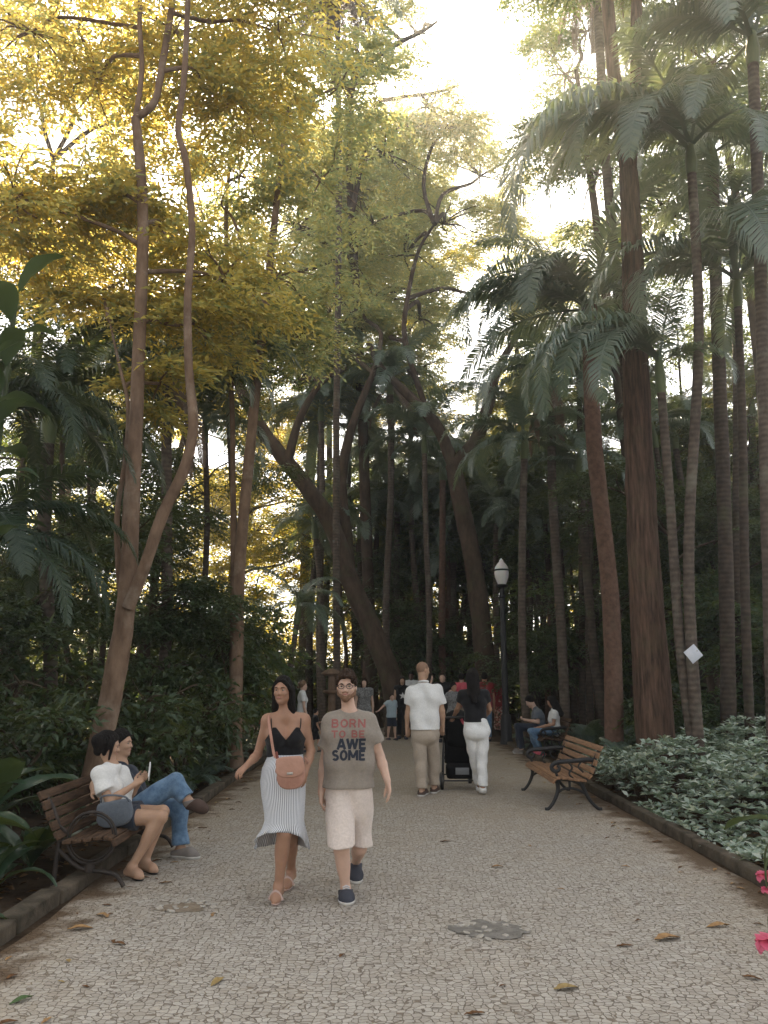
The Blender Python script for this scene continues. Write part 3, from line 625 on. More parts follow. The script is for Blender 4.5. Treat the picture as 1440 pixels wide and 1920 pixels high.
P('palm at the left edge whose low fronds hang over the bench plants', -80, -60, 1090, 8.4, 42, 9, 1.9, 23, mk_='frond_dark', bark='palm_dark', extra=[('droop', 5, 2.0), ('droop', 340, 1.9), ('arch', 20, 2.1)])
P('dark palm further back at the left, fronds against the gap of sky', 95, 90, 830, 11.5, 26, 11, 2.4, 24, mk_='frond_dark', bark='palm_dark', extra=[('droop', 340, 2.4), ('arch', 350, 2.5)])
P('very tall palm behind the bearded man, brown dead fronds hanging into the top edge', 634, 632, -15, 22, 13, 9, 3.6, 25, dead=18, bark='palm_bark')
P('palm high at the top edge with grey hanging dead fronds beside the massive trunk', 1205, 1118, -60, 15.5, 22, 7, 3.0, 26, dead=20, bark='palm_dark')
# the rest of the palms in the shade
rr = random.Random(77); n = 0
while n < 34:
    y = rr.uniform(21, 40); x = rr.uniform(-.52, .62)*y
    if -4.5 < x < 5.5 and y < 28: continue
    if n < 16 and x < 4: x = rr.uniform(.18, .55)*y
    if 340 < proj((x, y, 1.65))[0] < 620: x = -abs(x)-.22*y
    px, _ = proj((x, y, 1.65)); h = rr.uniform(4.5, 11)
    if 800 < px < 960 and h > 8: h = rr.uniform(4, 6.5)
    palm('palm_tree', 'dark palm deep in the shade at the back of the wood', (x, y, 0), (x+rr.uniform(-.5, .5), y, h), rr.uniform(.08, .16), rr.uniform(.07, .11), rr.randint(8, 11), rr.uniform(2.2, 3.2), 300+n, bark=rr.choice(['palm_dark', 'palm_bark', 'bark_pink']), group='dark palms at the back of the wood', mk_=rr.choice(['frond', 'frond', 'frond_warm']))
    n += 1
# a tier of palms across the far end of the path
MIDP = [(600, 820, 29), (655, 810, 30), (690, 760, 27.5), (705, 900, 31), (745, 960, 29), (770, 860, 28), (805, 890, 31), (840, 960, 29), (880, 930, 31), (905, 1000, 29), (940, 880, 30), (968, 880, 29),
        (675, 1010, 28.5), (790, 1010, 31), (860, 1060, 33), (735, 1080, 32), (1000, 960, 28), (1040, 900, 26), (1020, 1050, 27), (960, 1080, 30)]
for i, (px, py, y) in enumerate(MIDP):
    b0 = gpx(px+rr.uniform(-20, 20), y); t0 = at(px, py, y)
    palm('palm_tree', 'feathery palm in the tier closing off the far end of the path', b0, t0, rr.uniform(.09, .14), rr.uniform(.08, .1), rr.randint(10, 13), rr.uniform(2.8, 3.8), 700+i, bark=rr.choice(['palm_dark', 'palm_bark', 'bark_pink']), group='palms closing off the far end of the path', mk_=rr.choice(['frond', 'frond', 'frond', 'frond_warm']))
# bare slim trunks standing close together on the right
for i in range(16):
    y = rr.uniform(14.5, 30); px = rr.uniform(1000, 1440); x = at(px, 1268, y).x
    if x < 4.2: x = 4.4+rr.random()
    palm('palm_tree', 'slim bare palm trunk in the dark stand on the right', (x, y, 0), (x-rr.uniform(0, .5), y, rr.uniform(5.5, 8)), rr.uniform(.07, .13), rr.uniform(.06, .1), 7, 2.2, 400+i, bark='palm_dark', group='slim palms in the dark stand on the right')

# ------------------------------------------------------------ shrubs, ferns, broad-leaved plants
def shrub_meshes(seed, leaf, per, wid=.4, K=7):
    R = np.random.default_rng(seed); rng = random.Random(seed)
    bl = [((rng.uniform(-.5, .5), rng.uniform(-.5, .5), rng.uniform(.35, 1.1)), (.5, .5, .3), 1.0) for _ in range(6)]
    C, D, cl = crown_points(bl, R, per, 5, mask=False); k = C[:, 2] > .05; C, D = C[k], D[k]
    V, F = spray_leaves(C, D, leaf, R, K, wid)
    b = MB()
    for (c, r, w) in bl: limb(b, (c[0]*.15, c[1]*.15, -.02), c, .022, .01, rng, .12, n=5)
    for (c, x) in cl: limb(b, c, x, .01, .004, rng, .15, n=4)
    return mk_np('foliage', V, F), mk('stem', b.V, b.F)
SH = [shrub_meshes(31+i, lf, per) for i, (lf, per) in enumerate(((.09, 56), (.115, 44), (.08, 66), (.135, 34), (.1, 50)))]
for f, s_ in SH: s_.materials.append(M['twig'])
SHM = {}
def shrub(label, x, y, s, v, m='leaf_shrub', group=None, sz=None, z=0):
    key = (v, m)
    if key not in SHM:
        c = SH[v][0].copy(); c.materials.append(M[m]); SHM[key] = c
    root = empty('shrub', (x, y, z), label, 'shrub', group, rz=(x*7.3+y*3.1) % 6.28)
    root.scale = (s, s, sz or s)
    link('foliage', SHM[key], None, root); link('stem', SH[v][1], None, root); return root
hs_ = [(345, 13.4, 1.4, 0, 'big leafy shrub under the slender tree, left of the woman in the striped skirt', 2.1), (425, 16.0, 1.45, 2, 'leafy shrub with layered leaves right behind the woman in the striped skirt', 2.2),
       (265, 11.8, 1.05, 3, 'dark shrub behind the seated man on the left bench', 1.3), (395, 17.5, 1.6, 1, 'tall shrub whose top catches the sun below the slender tree', 2.6), (470, 20.5, 1.4, 4, 'shrub in front of the leaning trunk, above the woman with sunglasses', 2.4),
       (300, 15.2, 1.4, 4, 'dark shrub in the gap right of the forked trunk', 1.9), (800, 26.5, 2.0, 2, 'round dark bush behind the bald man in white', 2.6)]
for i, (px, y, s, v, lb, sz) in enumerate(hs_): shrub(lb, at(px, 1268, y).x, y, s, v, 'leaf_shrub' if i != 3 else 'leaf_green', sz=sz)
rr = random.Random(91); n = 0
while n < 58:
    y = rr.uniform(8.5, 36)
    if n < 14: x = -rr.uniform(3.9, 4.9) - rr.random()*max(0, y-9)*.35; y = min(y, 26)
    elif n < 34: x = rr.uniform(4.6, 5.4)+rr.random()*(y-9)*.35; y = max(y, 15)
    else:
        y = rr.uniform(28, 40); x = rr.uniform(-.5, .5)*y
        if -.25 < x/y < -.06: continue
    s = rr.uniform(.7, 1.05) if y < 24 else rr.uniform(1.3, 2.2)
    shrub('dark leafy shrub in the shady undergrowth', x, y, s, rr.randrange(5), rr.choice(['leaf_shrub', 'leaf_shrub', 'leaf_green']), 'shrubs of the shady undergrowth', sz=s*rr.uniform(.9, 1.5)); n += 1

for i, (px, y) in enumerate([(520, 30), (548, 32.5), (575, 29.5), (602, 31.5), (628, 30), (655, 32.5), (500, 34), (690, 31)]):
    shrub('dark leafy shrub closing the eye-level gaps behind the walkers', at(px, 1268, y).x, y, 1.45, i % 5, 'leaf_shrub', 'shrubs at the back behind the walkers', sz=2.0)
for i, (x, y) in enumerate([(-4.6, 9.6), (-5.4, 11.2), (-6.6, 12.6), (-5.2, 13.4), (-7.6, 14.8), (-6.2, 16.2), (-8.6, 17.4), (-7.4, 19.2), (-9.6, 20.6), (-4.9, 8.4), (-6.2, 9.8), (-10.8, 18.6)]):
    shrub('dark shrub in the wall of greenery behind the left bench', x, y, 1.15+.02*y, i % 5, 'leaf_shrub', 'shrubs walling the left side behind the bench', sz=1.35+.03*y)
def fern(label, x, y, nf, L, seed, group=None, z=0, mk_='frond'):
    rng = random.Random(seed); root = empty('fern', (x, y, z), label, 'fern', group)
    for i in range(nf):
        o = link('frond', rng.choice(FR[mk_][rng.choice(['up', 'arch', 'arch'])]), None, root, (0, 0, 0)); l = L*rng.uniform(.75, 1.15)
        o.rotation_euler = (rng.uniform(-.2, .2), rng.uniform(-.1, .2), i*2.4+rng.uniform(-.3, .3)); o.scale = (l, l, l)
    return root
rr = random.Random(17)
for i in range(16):
    px = rr.uniform(1060, 1185); y = rr.uniform(13.6, 18.5); x = max(at(px, 1268, y).x, 3.9+.1*(y-13))
    fern('green fern with arching fronds behind the slatted bench', x, y, 7, rr.uniform(.8, 1.15), 500+i, 'ferns behind the slatted bench')
fern('low fern at the foot of the lamp post, path side', 3.55, 18.9, 8, .85, 530); fern('fern just behind the lamp post', 3.6, 21.0, 8, 1.0, 531)
for i in range(16):
    y = rr.uniform(8.6, 20); fern('dark fern along the left edge of the path', -rr.uniform(2.75, 3.5), y, 6, rr.uniform(.5, .8), 540+i, 'ferns along the left edge of the path')
for i in range(12):
    y = rr.uniform(13.5, 20); fern('fern in the dark under the palms on the right', rr.uniform(5.5, 9), y, 7, rr.uniform(.8, 1.3), 560+i, 'ferns under the palms on the right')

def paddle_mesh(seed, w=.16, bend=70, e0=60):
    rng = random.Random(seed); V = []; F = []; n = 11; p = Vector((0, 0, 0)); pts = []
    for i in range(n):
        t = i/(n-1); a = math.radians(e0-bend*t**1.4); pts.append((p.copy(), a)); p = p+Vector((math.cos(a), 0, math.sin(a)))/(n-1)
    for i, (q, a) in enumerate(pts):
        t = i/(n-1); ww = w*(math.sin(math.pi*min(1, max(0, (t-.12)/.88)))**.75) if t > .12 else .012
        ww = max(ww, .004); U = Vector((-math.sin(a), 0, math.cos(a))); wv = .012*math.sin(t*17+seed)
        V += [q+Vector((0, ww, 0))+U*(ww*.35+wv), q, q-Vector((0, ww, 0))+U*(ww*.35-wv)]
    for i in range(n-1):
        for k in (0, 1): F.append((i*3+k, i*3+k+1, i*3+4+k, i*3+3+k))
    me = mk('leaf', V, F); me.materials.append(M['paddle']); return me
PD = [paddle_mesh(1), paddle_mesh(2, .12, 95, 70), paddle_mesh(3, .19, 60, 40), paddle_mesh(4, .07, 110, 75), paddle_mesh(5, .09, 80, 55)]
def broadleaf(label, base, top, nl, L, seed, kinds=(0, 1, 2), group=None, name='broad_leaved_plant'):
    rng = random.Random(seed); base, top = Vector(base), Vector(top); root = empty(name, base, label, 'plant', group)
    if (top-base).length > .15:
        b = MB().tube([base, base.lerp(top, .5)+Vector((.08, 0, 0)), top], [.045, .035, .025], n=7, sub=4); b.build('stem', M['stem'], root, off=base)
    for i in range(nl):
        k = i/nl; o = link('leaf', PD[rng.choice(kinds)], None, root, base.lerp(top, 1-.5*k)-base if (top-base).length > .15 else (0, 0, 0))
        l = L*rng.uniform(.75, 1.15); o.rotation_euler = (rng.uniform(-.3, .3), rng.uniform(-.2, .45), i*2.4+rng.uniform(-.4, .4)); o.scale = (l, l, l)
    return root
q = at(30, 560, 8.0)
broadleaf('tall plant with big paddle leaves at the left edge, below the golden canopy', (q.x-.3, 8.0, 0), q, 17, .72, 601)
broadleaf('second tall paddle-leaved plant, set lower at the left edge', (at(-60, 1268, 7.6).x, 7.6, 0), at(-20, 690, 7.6), 15, .68, 602)
broadleaf('strappy plant at the left bench end, long leaves drooping', (-3.02, 6.55, 0), (-3.02, 6.55, .1), 13, .62, 603, (1, 3, 4))
broadleaf('strappy dark plant at the bottom left corner by the kerb', (-2.78, 5.55, 0), (-2.78, 5.55, .1), 11, .5, 604, (1, 3, 4))
broadleaf('leafy plant tight behind the back of the left bench', (-3.1, 7.5, 0), (-3.1, 7.5, .1), 12, .7, 605, (0, 1, 4))
broadleaf('dark broad-leaved plant further left of the bench', (-3.6, 6.6, 0), (-3.6, 6.6, .3), 12, .85, 606, (0, 1, 2))
broadleaf('arching plant at the far left, level with the bench seat', (-3.7, 7.7, 0), (-3.7, 7.7, .35), 13, .95, 607, (0, 1, 4))
broadleaf('plant of upright blades beyond the seated man', (-2.95, 9.2, 0), (-2.95, 9.2, .1), 12, .65, 608, (1, 3, 4))
broadleaf('low plant with rounded leaves at the bottom left edge', (-3.15, 5.3, 0), (-3.15, 5.3, .1), 12, .5, 609, (0, 2))
q = at(1470, 1500, 5.6)
broadleaf('plant with long yellow green leaves leaning in at the right edge', (3.35, 6.1, 0), (3.25, 6.05, .35), 7, .95, 610, (0, 4))
for i in range(9):
    y = rr.uniform(14, 19); broadleaf('tall broad-leaved plant in the shade under the palms', (rr.uniform(5.2, 8.5), y, 0), (rr.uniform(5.2, 8.5), y, rr.uniform(.3, 1.2)), 9, 1.0, 620+i, (0, 1, 2), 'broad-leaved plants under the palms')

# low bed of pale variegated foliage on the right: nobody could count it
R = np.random.default_rng(5)
n = 5200; X = R.uniform(3.1, 9.5, n); Y = R.uniform(6.9, 13.6, n)
near = (X-3.1)
h = .16+.5*np.clip(near/1.2, 0, 1)+.16*np.sin(X*2.3+Y*1.1)+.14*np.sin(Y*2.9-X*1.7)+.12*np.clip((Y-9.5)/2, 0, 1)
h *= np.clip((Y-6.6)/1.2, .25, 1)
k = ~((X < 3.25+.1*np.sin(Y*3)) & (R.random(n) < .6)); k &= ~((np.abs(X-4.15) < .42) & (np.abs(Y-12.6) < .5)); X, Y, h = X[k], Y[k], h[k]
lay = R.uniform(0, 1, len(X))**.4; C = np.stack([X, Y, np.maximum(.05, h*lay)], 1)
J = 7; ang = R.uniform(0, 6.28, (len(C), 1))+np.arange(J)*2*math.pi/J+R.normal(0, .2, (len(C), J))
el = R.uniform(.0, .75, (len(C), J)); D = np.stack([np.cos(ang)*np.cos(el), np.sin(ang)*np.cos(el), np.sin(el)], 2)
V, F = leaf_arrays(np.repeat(C, J, 0)+D.reshape(-1, 3)*.012, D.reshape(-1, 3), .095, R, .5, .35)
o = link('ground_cover', mk_np('ground_cover', V, F), M['leaf_cover']); tag(o, 'low bed of pale grey green foliage behind the right kerb', 'ground cover', kind='stuff')
st = MB(); rg = random.Random(3)
for i in range(260):
    j = rg.randrange(len(C)); st.tube([(C[j][0]+rg.uniform(-.1, .1), C[j][1]+rg.uniform(-.1, .1), 0), tuple(C[j])], [.006, .003], n=4)
o = st.build('ground_cover_stems', M['twig']); tag(o, 'thin brown stems under the pale bed of foliage', 'stems', kind='stuff')

# far woodland that reads as one sunlit mass, plus unseen foliage added behind the camera
R = np.random.default_rng(9); n = 1500
X = R.uniform(-40, 42, n); Yf = R.uniform(43, 56, n); Z = R.uniform(0, 1, n)*R.uniform(7, 15, n); C = np.stack([X, Yf, Z], 1)
bl = [(tuple(c), (1.5, 1.5, .9), 1.0) for c in C]
C2, D2, _ = crown_points(bl, R, 22, 3, mask=False); k = (C2[:, 2] > 0) & gapmask(C2, R); C2, D2 = C2[k], D2[k]
bk = [((x, y, z), (2.6, 2.6, 1.6), 1.0) for x, y, z in ((-6.5, -2, 7), (-7, 2.5, 9), (-6, -6, 5), (7.5, -2, 7), (8.5, 2, 9), (6.5, -7, 5), (-3.5, -11, 4), (0, -13, 4), (4, -11, 4.5), (-8, -10, 4), (9, -10, 4), (-6, -4, 2), (7.5, -5, 2), (-7, 0, 3), (8, 0, 3), (0, -13.5, 1.5), (5, -12.5, 1.5), (-5, -12.5, 1.5))]  # out of view: foliage added behind the camera to cut low sky light
C3, D3, _ = crown_points(bk, R, 120, 8, mask=False); C2 = np.concatenate([C2, C3]); D2 = np.concatenate([D2, D3])
V, F = spray_leaves(C2, D2, .3, R, 6, .42)
o = link('forest', mk_np('forest', V, F), M['leaf_far']); tag(o, 'sunlit mass of far woodland beyond the palms, with unseen shading foliage added behind the camera', 'woodland', kind='stuff')
# ------------------------------------------------------------ smooth bodies: blended tapering limbs meshed as one surface
def v3(a): return np.array(a, float)
class Body:
    def __init__(s): s.p = []; s.g = []
    def cone(s, a, b, ra, rb, k=.02, clip=None, sub=False, sq=None):
        s.p.append(('c', v3(a), v3(b), ra, rb, k, clip, sub, sq)); return s
    def ell(s, c, r, X=(1, 0, 0), Z=(0, 0, 1), k=.02, sub=False, clip=None):
        Z = unit(v3(Z)); X = v3(X); X = unit(X-Z*X.dot(Z)); Yv = np.cross(Z, X)
        s.p.append(('e', v3(c), np.stack([X, Yv, Z]), v3(r), None, k, clip, sub, None)); return s
    def clip(s, p, n): s.g.append((v3(p), unit(v3(n)))); return s     # keeps the side behind the plane
    def bounds(s, q):
        t = q[0]
        if t == 'c': r = max(q[3], q[4]); lo = np.minimum(q[1]-q[3], q[2]-q[4]); hi = np.maximum(q[1]+q[3], q[2]+q[4])
        else: r = q[3].max(); lo = q[1]-r; hi = q[1]+r
        return lo, hi
    def mesh(s, h, wr=0.0, wf=22.0, seed=0):
        lo = np.min([s.bounds(q)[0] for q in s.p if not q[7]], 0)-3*h; hi = np.max([s.bounds(q)[1] for q in s.p if not q[7]], 0)+3*h
        n = np.ceil((hi-lo)/h).astype(int)+1; F = np.full(n, .3, np.float32)
        ax = [lo[i]+np.arange(n[i])*h for i in range(3)]
        for q in s.p:
            k = q[5]; l, u = s.bounds(q); m = k+2.5*h
            i0 = np.maximum(0, np.floor((l-m-lo)/h).astype(int)); i1 = np.minimum(n, np.ceil((u+m-lo)/h).astype(int)+1)
            if (i1 <= i0).any(): continue
            X, Y, Z = np.meshgrid(*[ax[i][i0[i]:i1[i]] for i in range(3)], indexing='ij', sparse=True)
            if q[0] == 'c':
                a, b, ra, rb = q[1], q[2], q[3], q[4]; d = b-a; L2 = max(d.dot(d), 1e-9)
                t = np.clip(((X-a[0])*d[0]+(Y-a[1])*d[1]+(Z-a[2])*d[2])/L2, 0, 1)
                D = np.sqrt((X-a[0]-t*d[0])**2+(Y-a[1]-t*d[1])**2+(Z-a[2]-t*d[2])**2)-(ra+(rb-ra)*t)
            else:
                c, A, r = q[1], q[2], q[3]
                x, y, z = [((X-c[0])*A[i][0]+(Y-c[1])*A[i][1]+(Z-c[2])*A[i][2]) for i in range(3)]
                k0 = np.sqrt((x/r[0])**2+(y/r[1])**2+(z/r[2])**2); k1 = np.sqrt((x/r[0]**2)**2+(y/r[1]**2)**2+(z/r[2]**2)**2)
                D = np.where(k1 > 1e-6, k0*(k0-1)/np.maximum(k1, 1e-6), -r.min())
            for (pp, nn) in (q[6] or []):
                nn = unit(v3(nn)); D = np.maximum(D, (X-pp[0])*nn[0]+(Y-pp[1])*nn[1]+(Z-pp[2])*nn[2])
            sl = tuple(slice(i0[i], i1[i]) for i in range(3)); G = F[sl]
            if q[7]:
                e = np.maximum(k-np.abs(-D-G), 0)/k; F[sl] = np.maximum(G, -D)+e*e*k*.25
            else:
                e = np.maximum(k-np.abs(D-G), 0)/k; F[sl] = np.minimum(G, D)-e*e*k*.25
        X, Y, Z = np.meshgrid(*ax, indexing='ij', sparse=True)
        if wr:
            r = np.random.default_rng(seed); o = r.uniform(0, 6, 6)
            F += (wr*(np.sin(wf*(Z+.35*X)+2.2*np.sin(wf*.35*X+o[0])+1.5*np.sin(wf*.5*Y+o[1])+o[2])*.6+np.sin(wf*.55*(X-Y)+1.8*np.sin(wf*.3*Z+o[3])+o[4])*.5)).astype(np.float32)
        for (p, nn) in s.g: F = np.maximum(F, (X-p[0])*nn[0]+(Y-p[1])*nn[1]+(Z-p[2])*nn[2])
        return surfnet(F, lo, h)
def surfnet(F, lo, h):
    S = F < 0; n = np.array(F.shape)
    c = [S[i:n[0]-1+i, j:n[1]-1+j, k:n[2]-1+k] for i in (0, 1) for j in (0, 1) for k in (0, 1)]
    cnt = sum(x.astype(np.int8) for x in c); act = (cnt > 0) & (cnt < 8)
    I = np.argwhere(act); idx = np.full(act.shape, -1, np.int32); idx[act] = np.arange(len(I))
    off = [np.array((i, j, k)) for i in (0, 1) for j in (0, 1) for k in (0, 1)]
    val = np.stack([F[I[:, 0]+o[0], I[:, 1]+o[1], I[:, 2]+o[2]] for o in off], 1).astype(float)
    acc = np.zeros((len(I), 3)); w = np.zeros((len(I), 1))
    for a in range(8):
        for b in range(a+1, 8):
            if np.abs(off[a]-off[b]).sum() != 1: continue
            va, vb = val[:, a], val[:, b]; m = (va < 0) != (vb < 0); t = np.where(m, va/np.where(m, va-vb, 1), 0)[:, None]
            acc += np.where(m[:, None], off[a]+(off[b]-off[a])*t, 0); w += m[:, None]
    V = lo+(I+acc/np.maximum(w, 1))*h; Q = []
    for ax in range(3):
        o1, o2 = [x for x in range(3) if x != ax]
        sl = [slice(1, n[i]-1) for i in range(3)]; sl[ax] = slice(0, n[ax]-1); A = S[tuple(sl)]
        sl2 = list(sl); sl2[ax] = slice(1, n[ax]); Bv = S[tuple(sl2)]
        E = np.argwhere(A != Bv); ins = A[E[:, 0], E[:, 1], E[:, 2]]
        E = E+np.array([0 if i == ax else 1 for i in range(3)])
        d1 = np.eye(3, dtype=int)[o1]; d2 = np.eye(3, dtype=int)[o2]
        q = np.stack([idx[tuple((E-x).T)] for x in (d1*0, d1, d1+d2, d2)], 1)
        flip = ins if ax != 1 else ~ins
        q[~flip] = q[~flip][:, ::-1]; Q.append(q)
    Q = np.concatenate(Q); Q = Q[(Q >= 0).all(1)]
    return V, Q
def body_obj(name, B_, m, h, parent=None, base=(0, 0, 0), wr=0.0, wf=22.0, seed=0, loc=None, smooth=1):
    V, Q = B_.mesh(h, wr, wf, seed)
    if smooth:                                             # one gentle smoothing pass over the grid
        for _ in range(smooth):
            E = np.concatenate([Q[:, [i, (i+1) % 4]] for i in range(4)]); acc = np.zeros_like(V); c = np.zeros((len(V), 1))
            np.add.at(acc, E[:, 0], V[E[:, 1]]); np.add.at(acc, E[:, 1], V[E[:, 0]]); np.add.at(c, E[:, 0], 1); np.add.at(c, E[:, 1], 1)
            V = V*.5+acc/np.maximum(c, 1)*.5
    me = mk_np(name, V-np.array(base), Q, smooth=True)
    return link(name, me, m, parent, loc)
# ------------------------------------------------------------ people
def skin(name, c):
    m = mat(name, c, tuple(x*.88 for x in c), scale=14, rough=.5, spec=.35); p = m.node_tree.nodes['Principled BSDF']
    p.inputs['Subsurface Weight'].default_value = .12; p.inputs['Subsurface Radius'].default_value = (.02, .008, .004); return m
SK = {'light': skin('light_skin', (.60, .40, .31)), 'tan': skin('tan_skin', (.42, .24, .16)), 'brown': skin('brown_skin', (.37, .21, .14)), 'dark': skin('dark_skin', (.10, .055, .038)), 'olive': skin('olive_skin', (.46, .29, .2))}
def cloth(name, c, c2=None, rough=.9, bump=.25, s=60): return mat(name, c, c2 or tuple(x*.86 for x in c), scale=s, rough=rough, spec=.12, bump=.75, bscale=10, sheen=.15)
CL = {'white': cloth('white_cotton', (.74, .74, .73)), 'black': cloth('black_cotton', (.016, .016, .018)), 'taupe': cloth('taupe_jersey', (.30, .262, .225)), 'ecru': cloth('pale_linen', (.70, .61, .56), (.60, .52, .47)),
      'khaki': cloth('khaki_cotton', (.40, .335, .27)), 'jeans': cloth('blue_denim', (.17, .27, .40), (.09, .155, .25), s=18), 'navy': cloth('navy_cotton', (.03, .037, .055)), 'lightblue': cloth('pale_blue_cotton', (.42, .52, .58)),
      'red': cloth('red_cotton', (.27, .04, .045)), 'pink': cloth('pink_cotton', (.65, .12, .16)), 'grey': cloth('slate_cotton', (.13, .15, .18)), 'teal': cloth('grey_teal_cotton', (.22, .29, .30)), 'greystripe': cloth('grey_marl', (.3, .3, .3), (.1, .1, .1), s=30)}
HAIR = {'black': mat('black_hair', (.014, .011, .010), (.006, .005, .005), scale=40, rough=.7, spec=.16, bump=1.0, bscale=110, stretch=(1, 1, .12)),
        'brown': mat('dark_brown_hair', (.055, .032, .02), (.022, .013, .009), scale=40, rough=.75, spec=.15, bump=1.0, bscale=90, stretch=(1, 1, .2)),
        'light': mat('light_brown_hair', (.22, .13, .07), (.10, .06, .035), scale=40, rough=.5, spec=.3, bump=.5, bscale=80, stretch=(1, 1, .2)),
        'beard': mat('short_beard', (.30, .18, .12), (.17, .095, .06), scale=120, rough=.8, spec=.15, bump=.6)}
MX = {'lip': mat('lips', (.42, .17, .15), rough=.4), 'eye': mat('eye_white', (.33, .3, .27), rough=.2, spec=.5), 'iris': mat('dark_iris', (.02, .012, .008), rough=.1, spec=.5), 'black_plastic': mat('black_plastic', (.02, .02, .022), rough=.35, spec=.5),
      'sole': mat('white_rubber', (.62, .6, .57), rough=.7), 'leather': mat('tan_leather', (.44, .24, .18), (.36, .185, .135), scale=20, rough=.5, spec=.35, bump=.2), 'strap': mat('dark_red_leather', (.2, .06, .045), rough=.5),
      'shoe_grey': mat('grey_canvas', (.24, .215, .2), rough=.85), 'shoe_dark': mat('charcoal_canvas', (.055, .058, .075), rough=.85), 'metal': mat('worn_steel', (.5, .48, .45), rough=.35, metal=.9), 'lace': mat('white_laces', (.6, .6, .62), rough=.8),
      'sandal': mat('pale_sandal', (.5, .36, .32), rough=.5), 'white_plastic': mat('white_plastic', (.75, .75, .75), rough=.4), 'shoe_brown': mat('brown_suede', (.09, .06, .05), rough=.9)}
def lerp(a, b, t): return v3(a)*(1-t)+v3(b)*t

class Human:
    """J: joints in metres.  Every figure gets one continuous body; clothes are cut from the same limbs, a little larger."""
    def __init__(s, J, S=1.0, female=False, build=1.0, face=None, up=None, base=None):
        s.J = {k: v3(v) for k, v in J.items()}; J = s.J; s.S = S; s.f = female; s.w = build
        s.C = (J['sh_l']+J['sh_r'])/2; s.P = (J['hip_l']+J['hip_r'])/2
        s.side = unit(J['sh_l']-J['sh_r']); s.ax = unit(s.C-s.P)          # toward the person's own left; upward
        s.fr = unit(np.cross(s.side, s.ax)); hs_ = unit(J['hip_l']-J['hip_r']); s.hs = hs_
        s.face = unit(v3(face)) if face is not None else s.fr
        s.up = unit(v3(up)) if up is not None else v3((0, 0, 1)); s.up = unit(s.up-s.face*s.up.dot(s.face)); s.hside = unit(np.cross(s.up, s.face))
        s.base = v3(base)
    def torso(s, B_, g=0.0, hem=None, upper=True, flare=0.0):
        J, S, w = s.J, s.S, s.w; k = .045*S; W_ = lerp(s.P, s.C, .42)
        cw, ww, hw = (.082, .058, .085) if s.f else (.098, .08, .078)
        rc, rw, rh = (.088, .078, .1) if s.f else (.105, .097, .102)
        for sg in (1, -1):
            c = s.C-s.ax*.10*S+s.side*sg*cw*S; wp = W_+lerp(s.hs, s.side, .5)*sg*ww*S; h = s.P+s.hs*sg*hw*S+s.ax*.03*S
            if upper:
                B_.cone(c, wp, rc*S*w+g, rw*S*w+g, k); B_.cone(s.C-s.ax*.035*S+s.side*sg*.10*S, c, .07*S+g, .09*S*w+g, k)
            B_.cone(wp, h, rw*S*w+g, rh*S*w+g+flare, k)
            if not upper or hem: pass
        if upper:
            B_.cone(J['sh_l'], J['sh_r'], .05*S+g, .05*S+g, .04*S)
            for e in ('l', 'r'): B_.cone(lerp(J['neck'], s.C, .25), lerp(s.C, J['sh_'+e], .85), .046*S+g*.6, .045*S+g*.6, .05*S)
            if s.f:
                for sg in (1, -1): B_.ell(s.C-s.ax*.145*S+s.side*sg*.075*S+s.fr*.075*S, (.062*S+g*.6, .055*S+g*.6, .06*S+g*.6), s.side, s.ax, k=.035)
        B_.ell(s.P-s.fr*.045*S-s.ax*.03*S, (.15*S*w+g, .1*S*w+g, .1*S+g), s.hs, s.ax, k=.05)
        return B_
    def arm(s, B_, e, g=0.0, frac=2.0, cuff=None):
        J, S = s.J, s.S; a, b, c = J['sh_'+e], J['el_'+e], J['wr_'+e]; w = (.9 if s.f else 1.0)*s.w**.6
        up_end = min(frac, 1.0); p = lerp(a, b, up_end); d = unit(b-a)
        cl = [(p, d)] if frac < 1 else None
        r1 = .04*S*w
        B_.cone(a, lerp(a, b, min(1, up_end+.25)) if frac < 1 else b, .052*S*w+g, lerp(.047*S*w, r1, up_end)+g+(cuff or 0), .035*S, cl)
        if frac > 1:
            t = min(frac-1, 1.0); q = lerp(b, c, t); B_.cone(b, lerp(b, c, .35), .038*S*w+g, .04*S*w+g, .02*S); cl = [(q, unit(c-b))] if frac < 2 else None
            B_.cone(lerp(b, c, .3), q, .041*S*w+g, lerp(.041*S*w, .027*S*w, t)+g, .02*S, cl)
        return B_
    def leg(s, B_, e, g=0.0, frac=2.0, cuff=0.0, horiz=True, k=.03):
        J, S = s.J, s.S; a, b, c = J['hip_'+e], J['kn_'+e], J['an_'+e]; w = s.w
        t1 = min(frac, 1.0); p = lerp(a, b, t1); n = v3((0, 0, -1)) if horiz else unit(b-a)
        rk = .056*S*w; ra_ = .088*S*w
        if frac < 1: B_.cone(a, lerp(a, b, t1+.2), ra_+g, lerp(ra_, rk, t1)+g+cuff*1.2, .018*S, [(p, n)])
        else:
            B_.cone(a, b, ra_+g, rk+g+(cuff*.5 if frac <= 2 and cuff else 0), .022*S)
            if frac > 1:
                t = min(frac-1, 1.0); q = lerp(b, c, t); n = v3((0, 0, -1)) if horiz else unit(c-b); cl = [(q, n)] if frac < 2 else None
                d = unit(c-b); back = unit(np.cross(d, unit(np.cross(d, unit(b-a)+1e-4*s.fr)))) if abs(unit(b-a).dot(d)) < .985 else -s.fr
                if back.dot(s.fr) > 0 and abs(back[2]) < .8: back = -back
                B_.cone(b, lerp(b, c, 1.0 if t >= .98 else min(1, t+.15)), rk+g, lerp(rk, .036*S*w, t)+g+cuff, .03*S, cl)
                if t > .4: B_.ell(lerp(b, c, .3)+back*.018*S, (.05*S*w+g, .05*S*w+g, .12*S), (1, 0, .01), d, k=.04*S)
        return B_
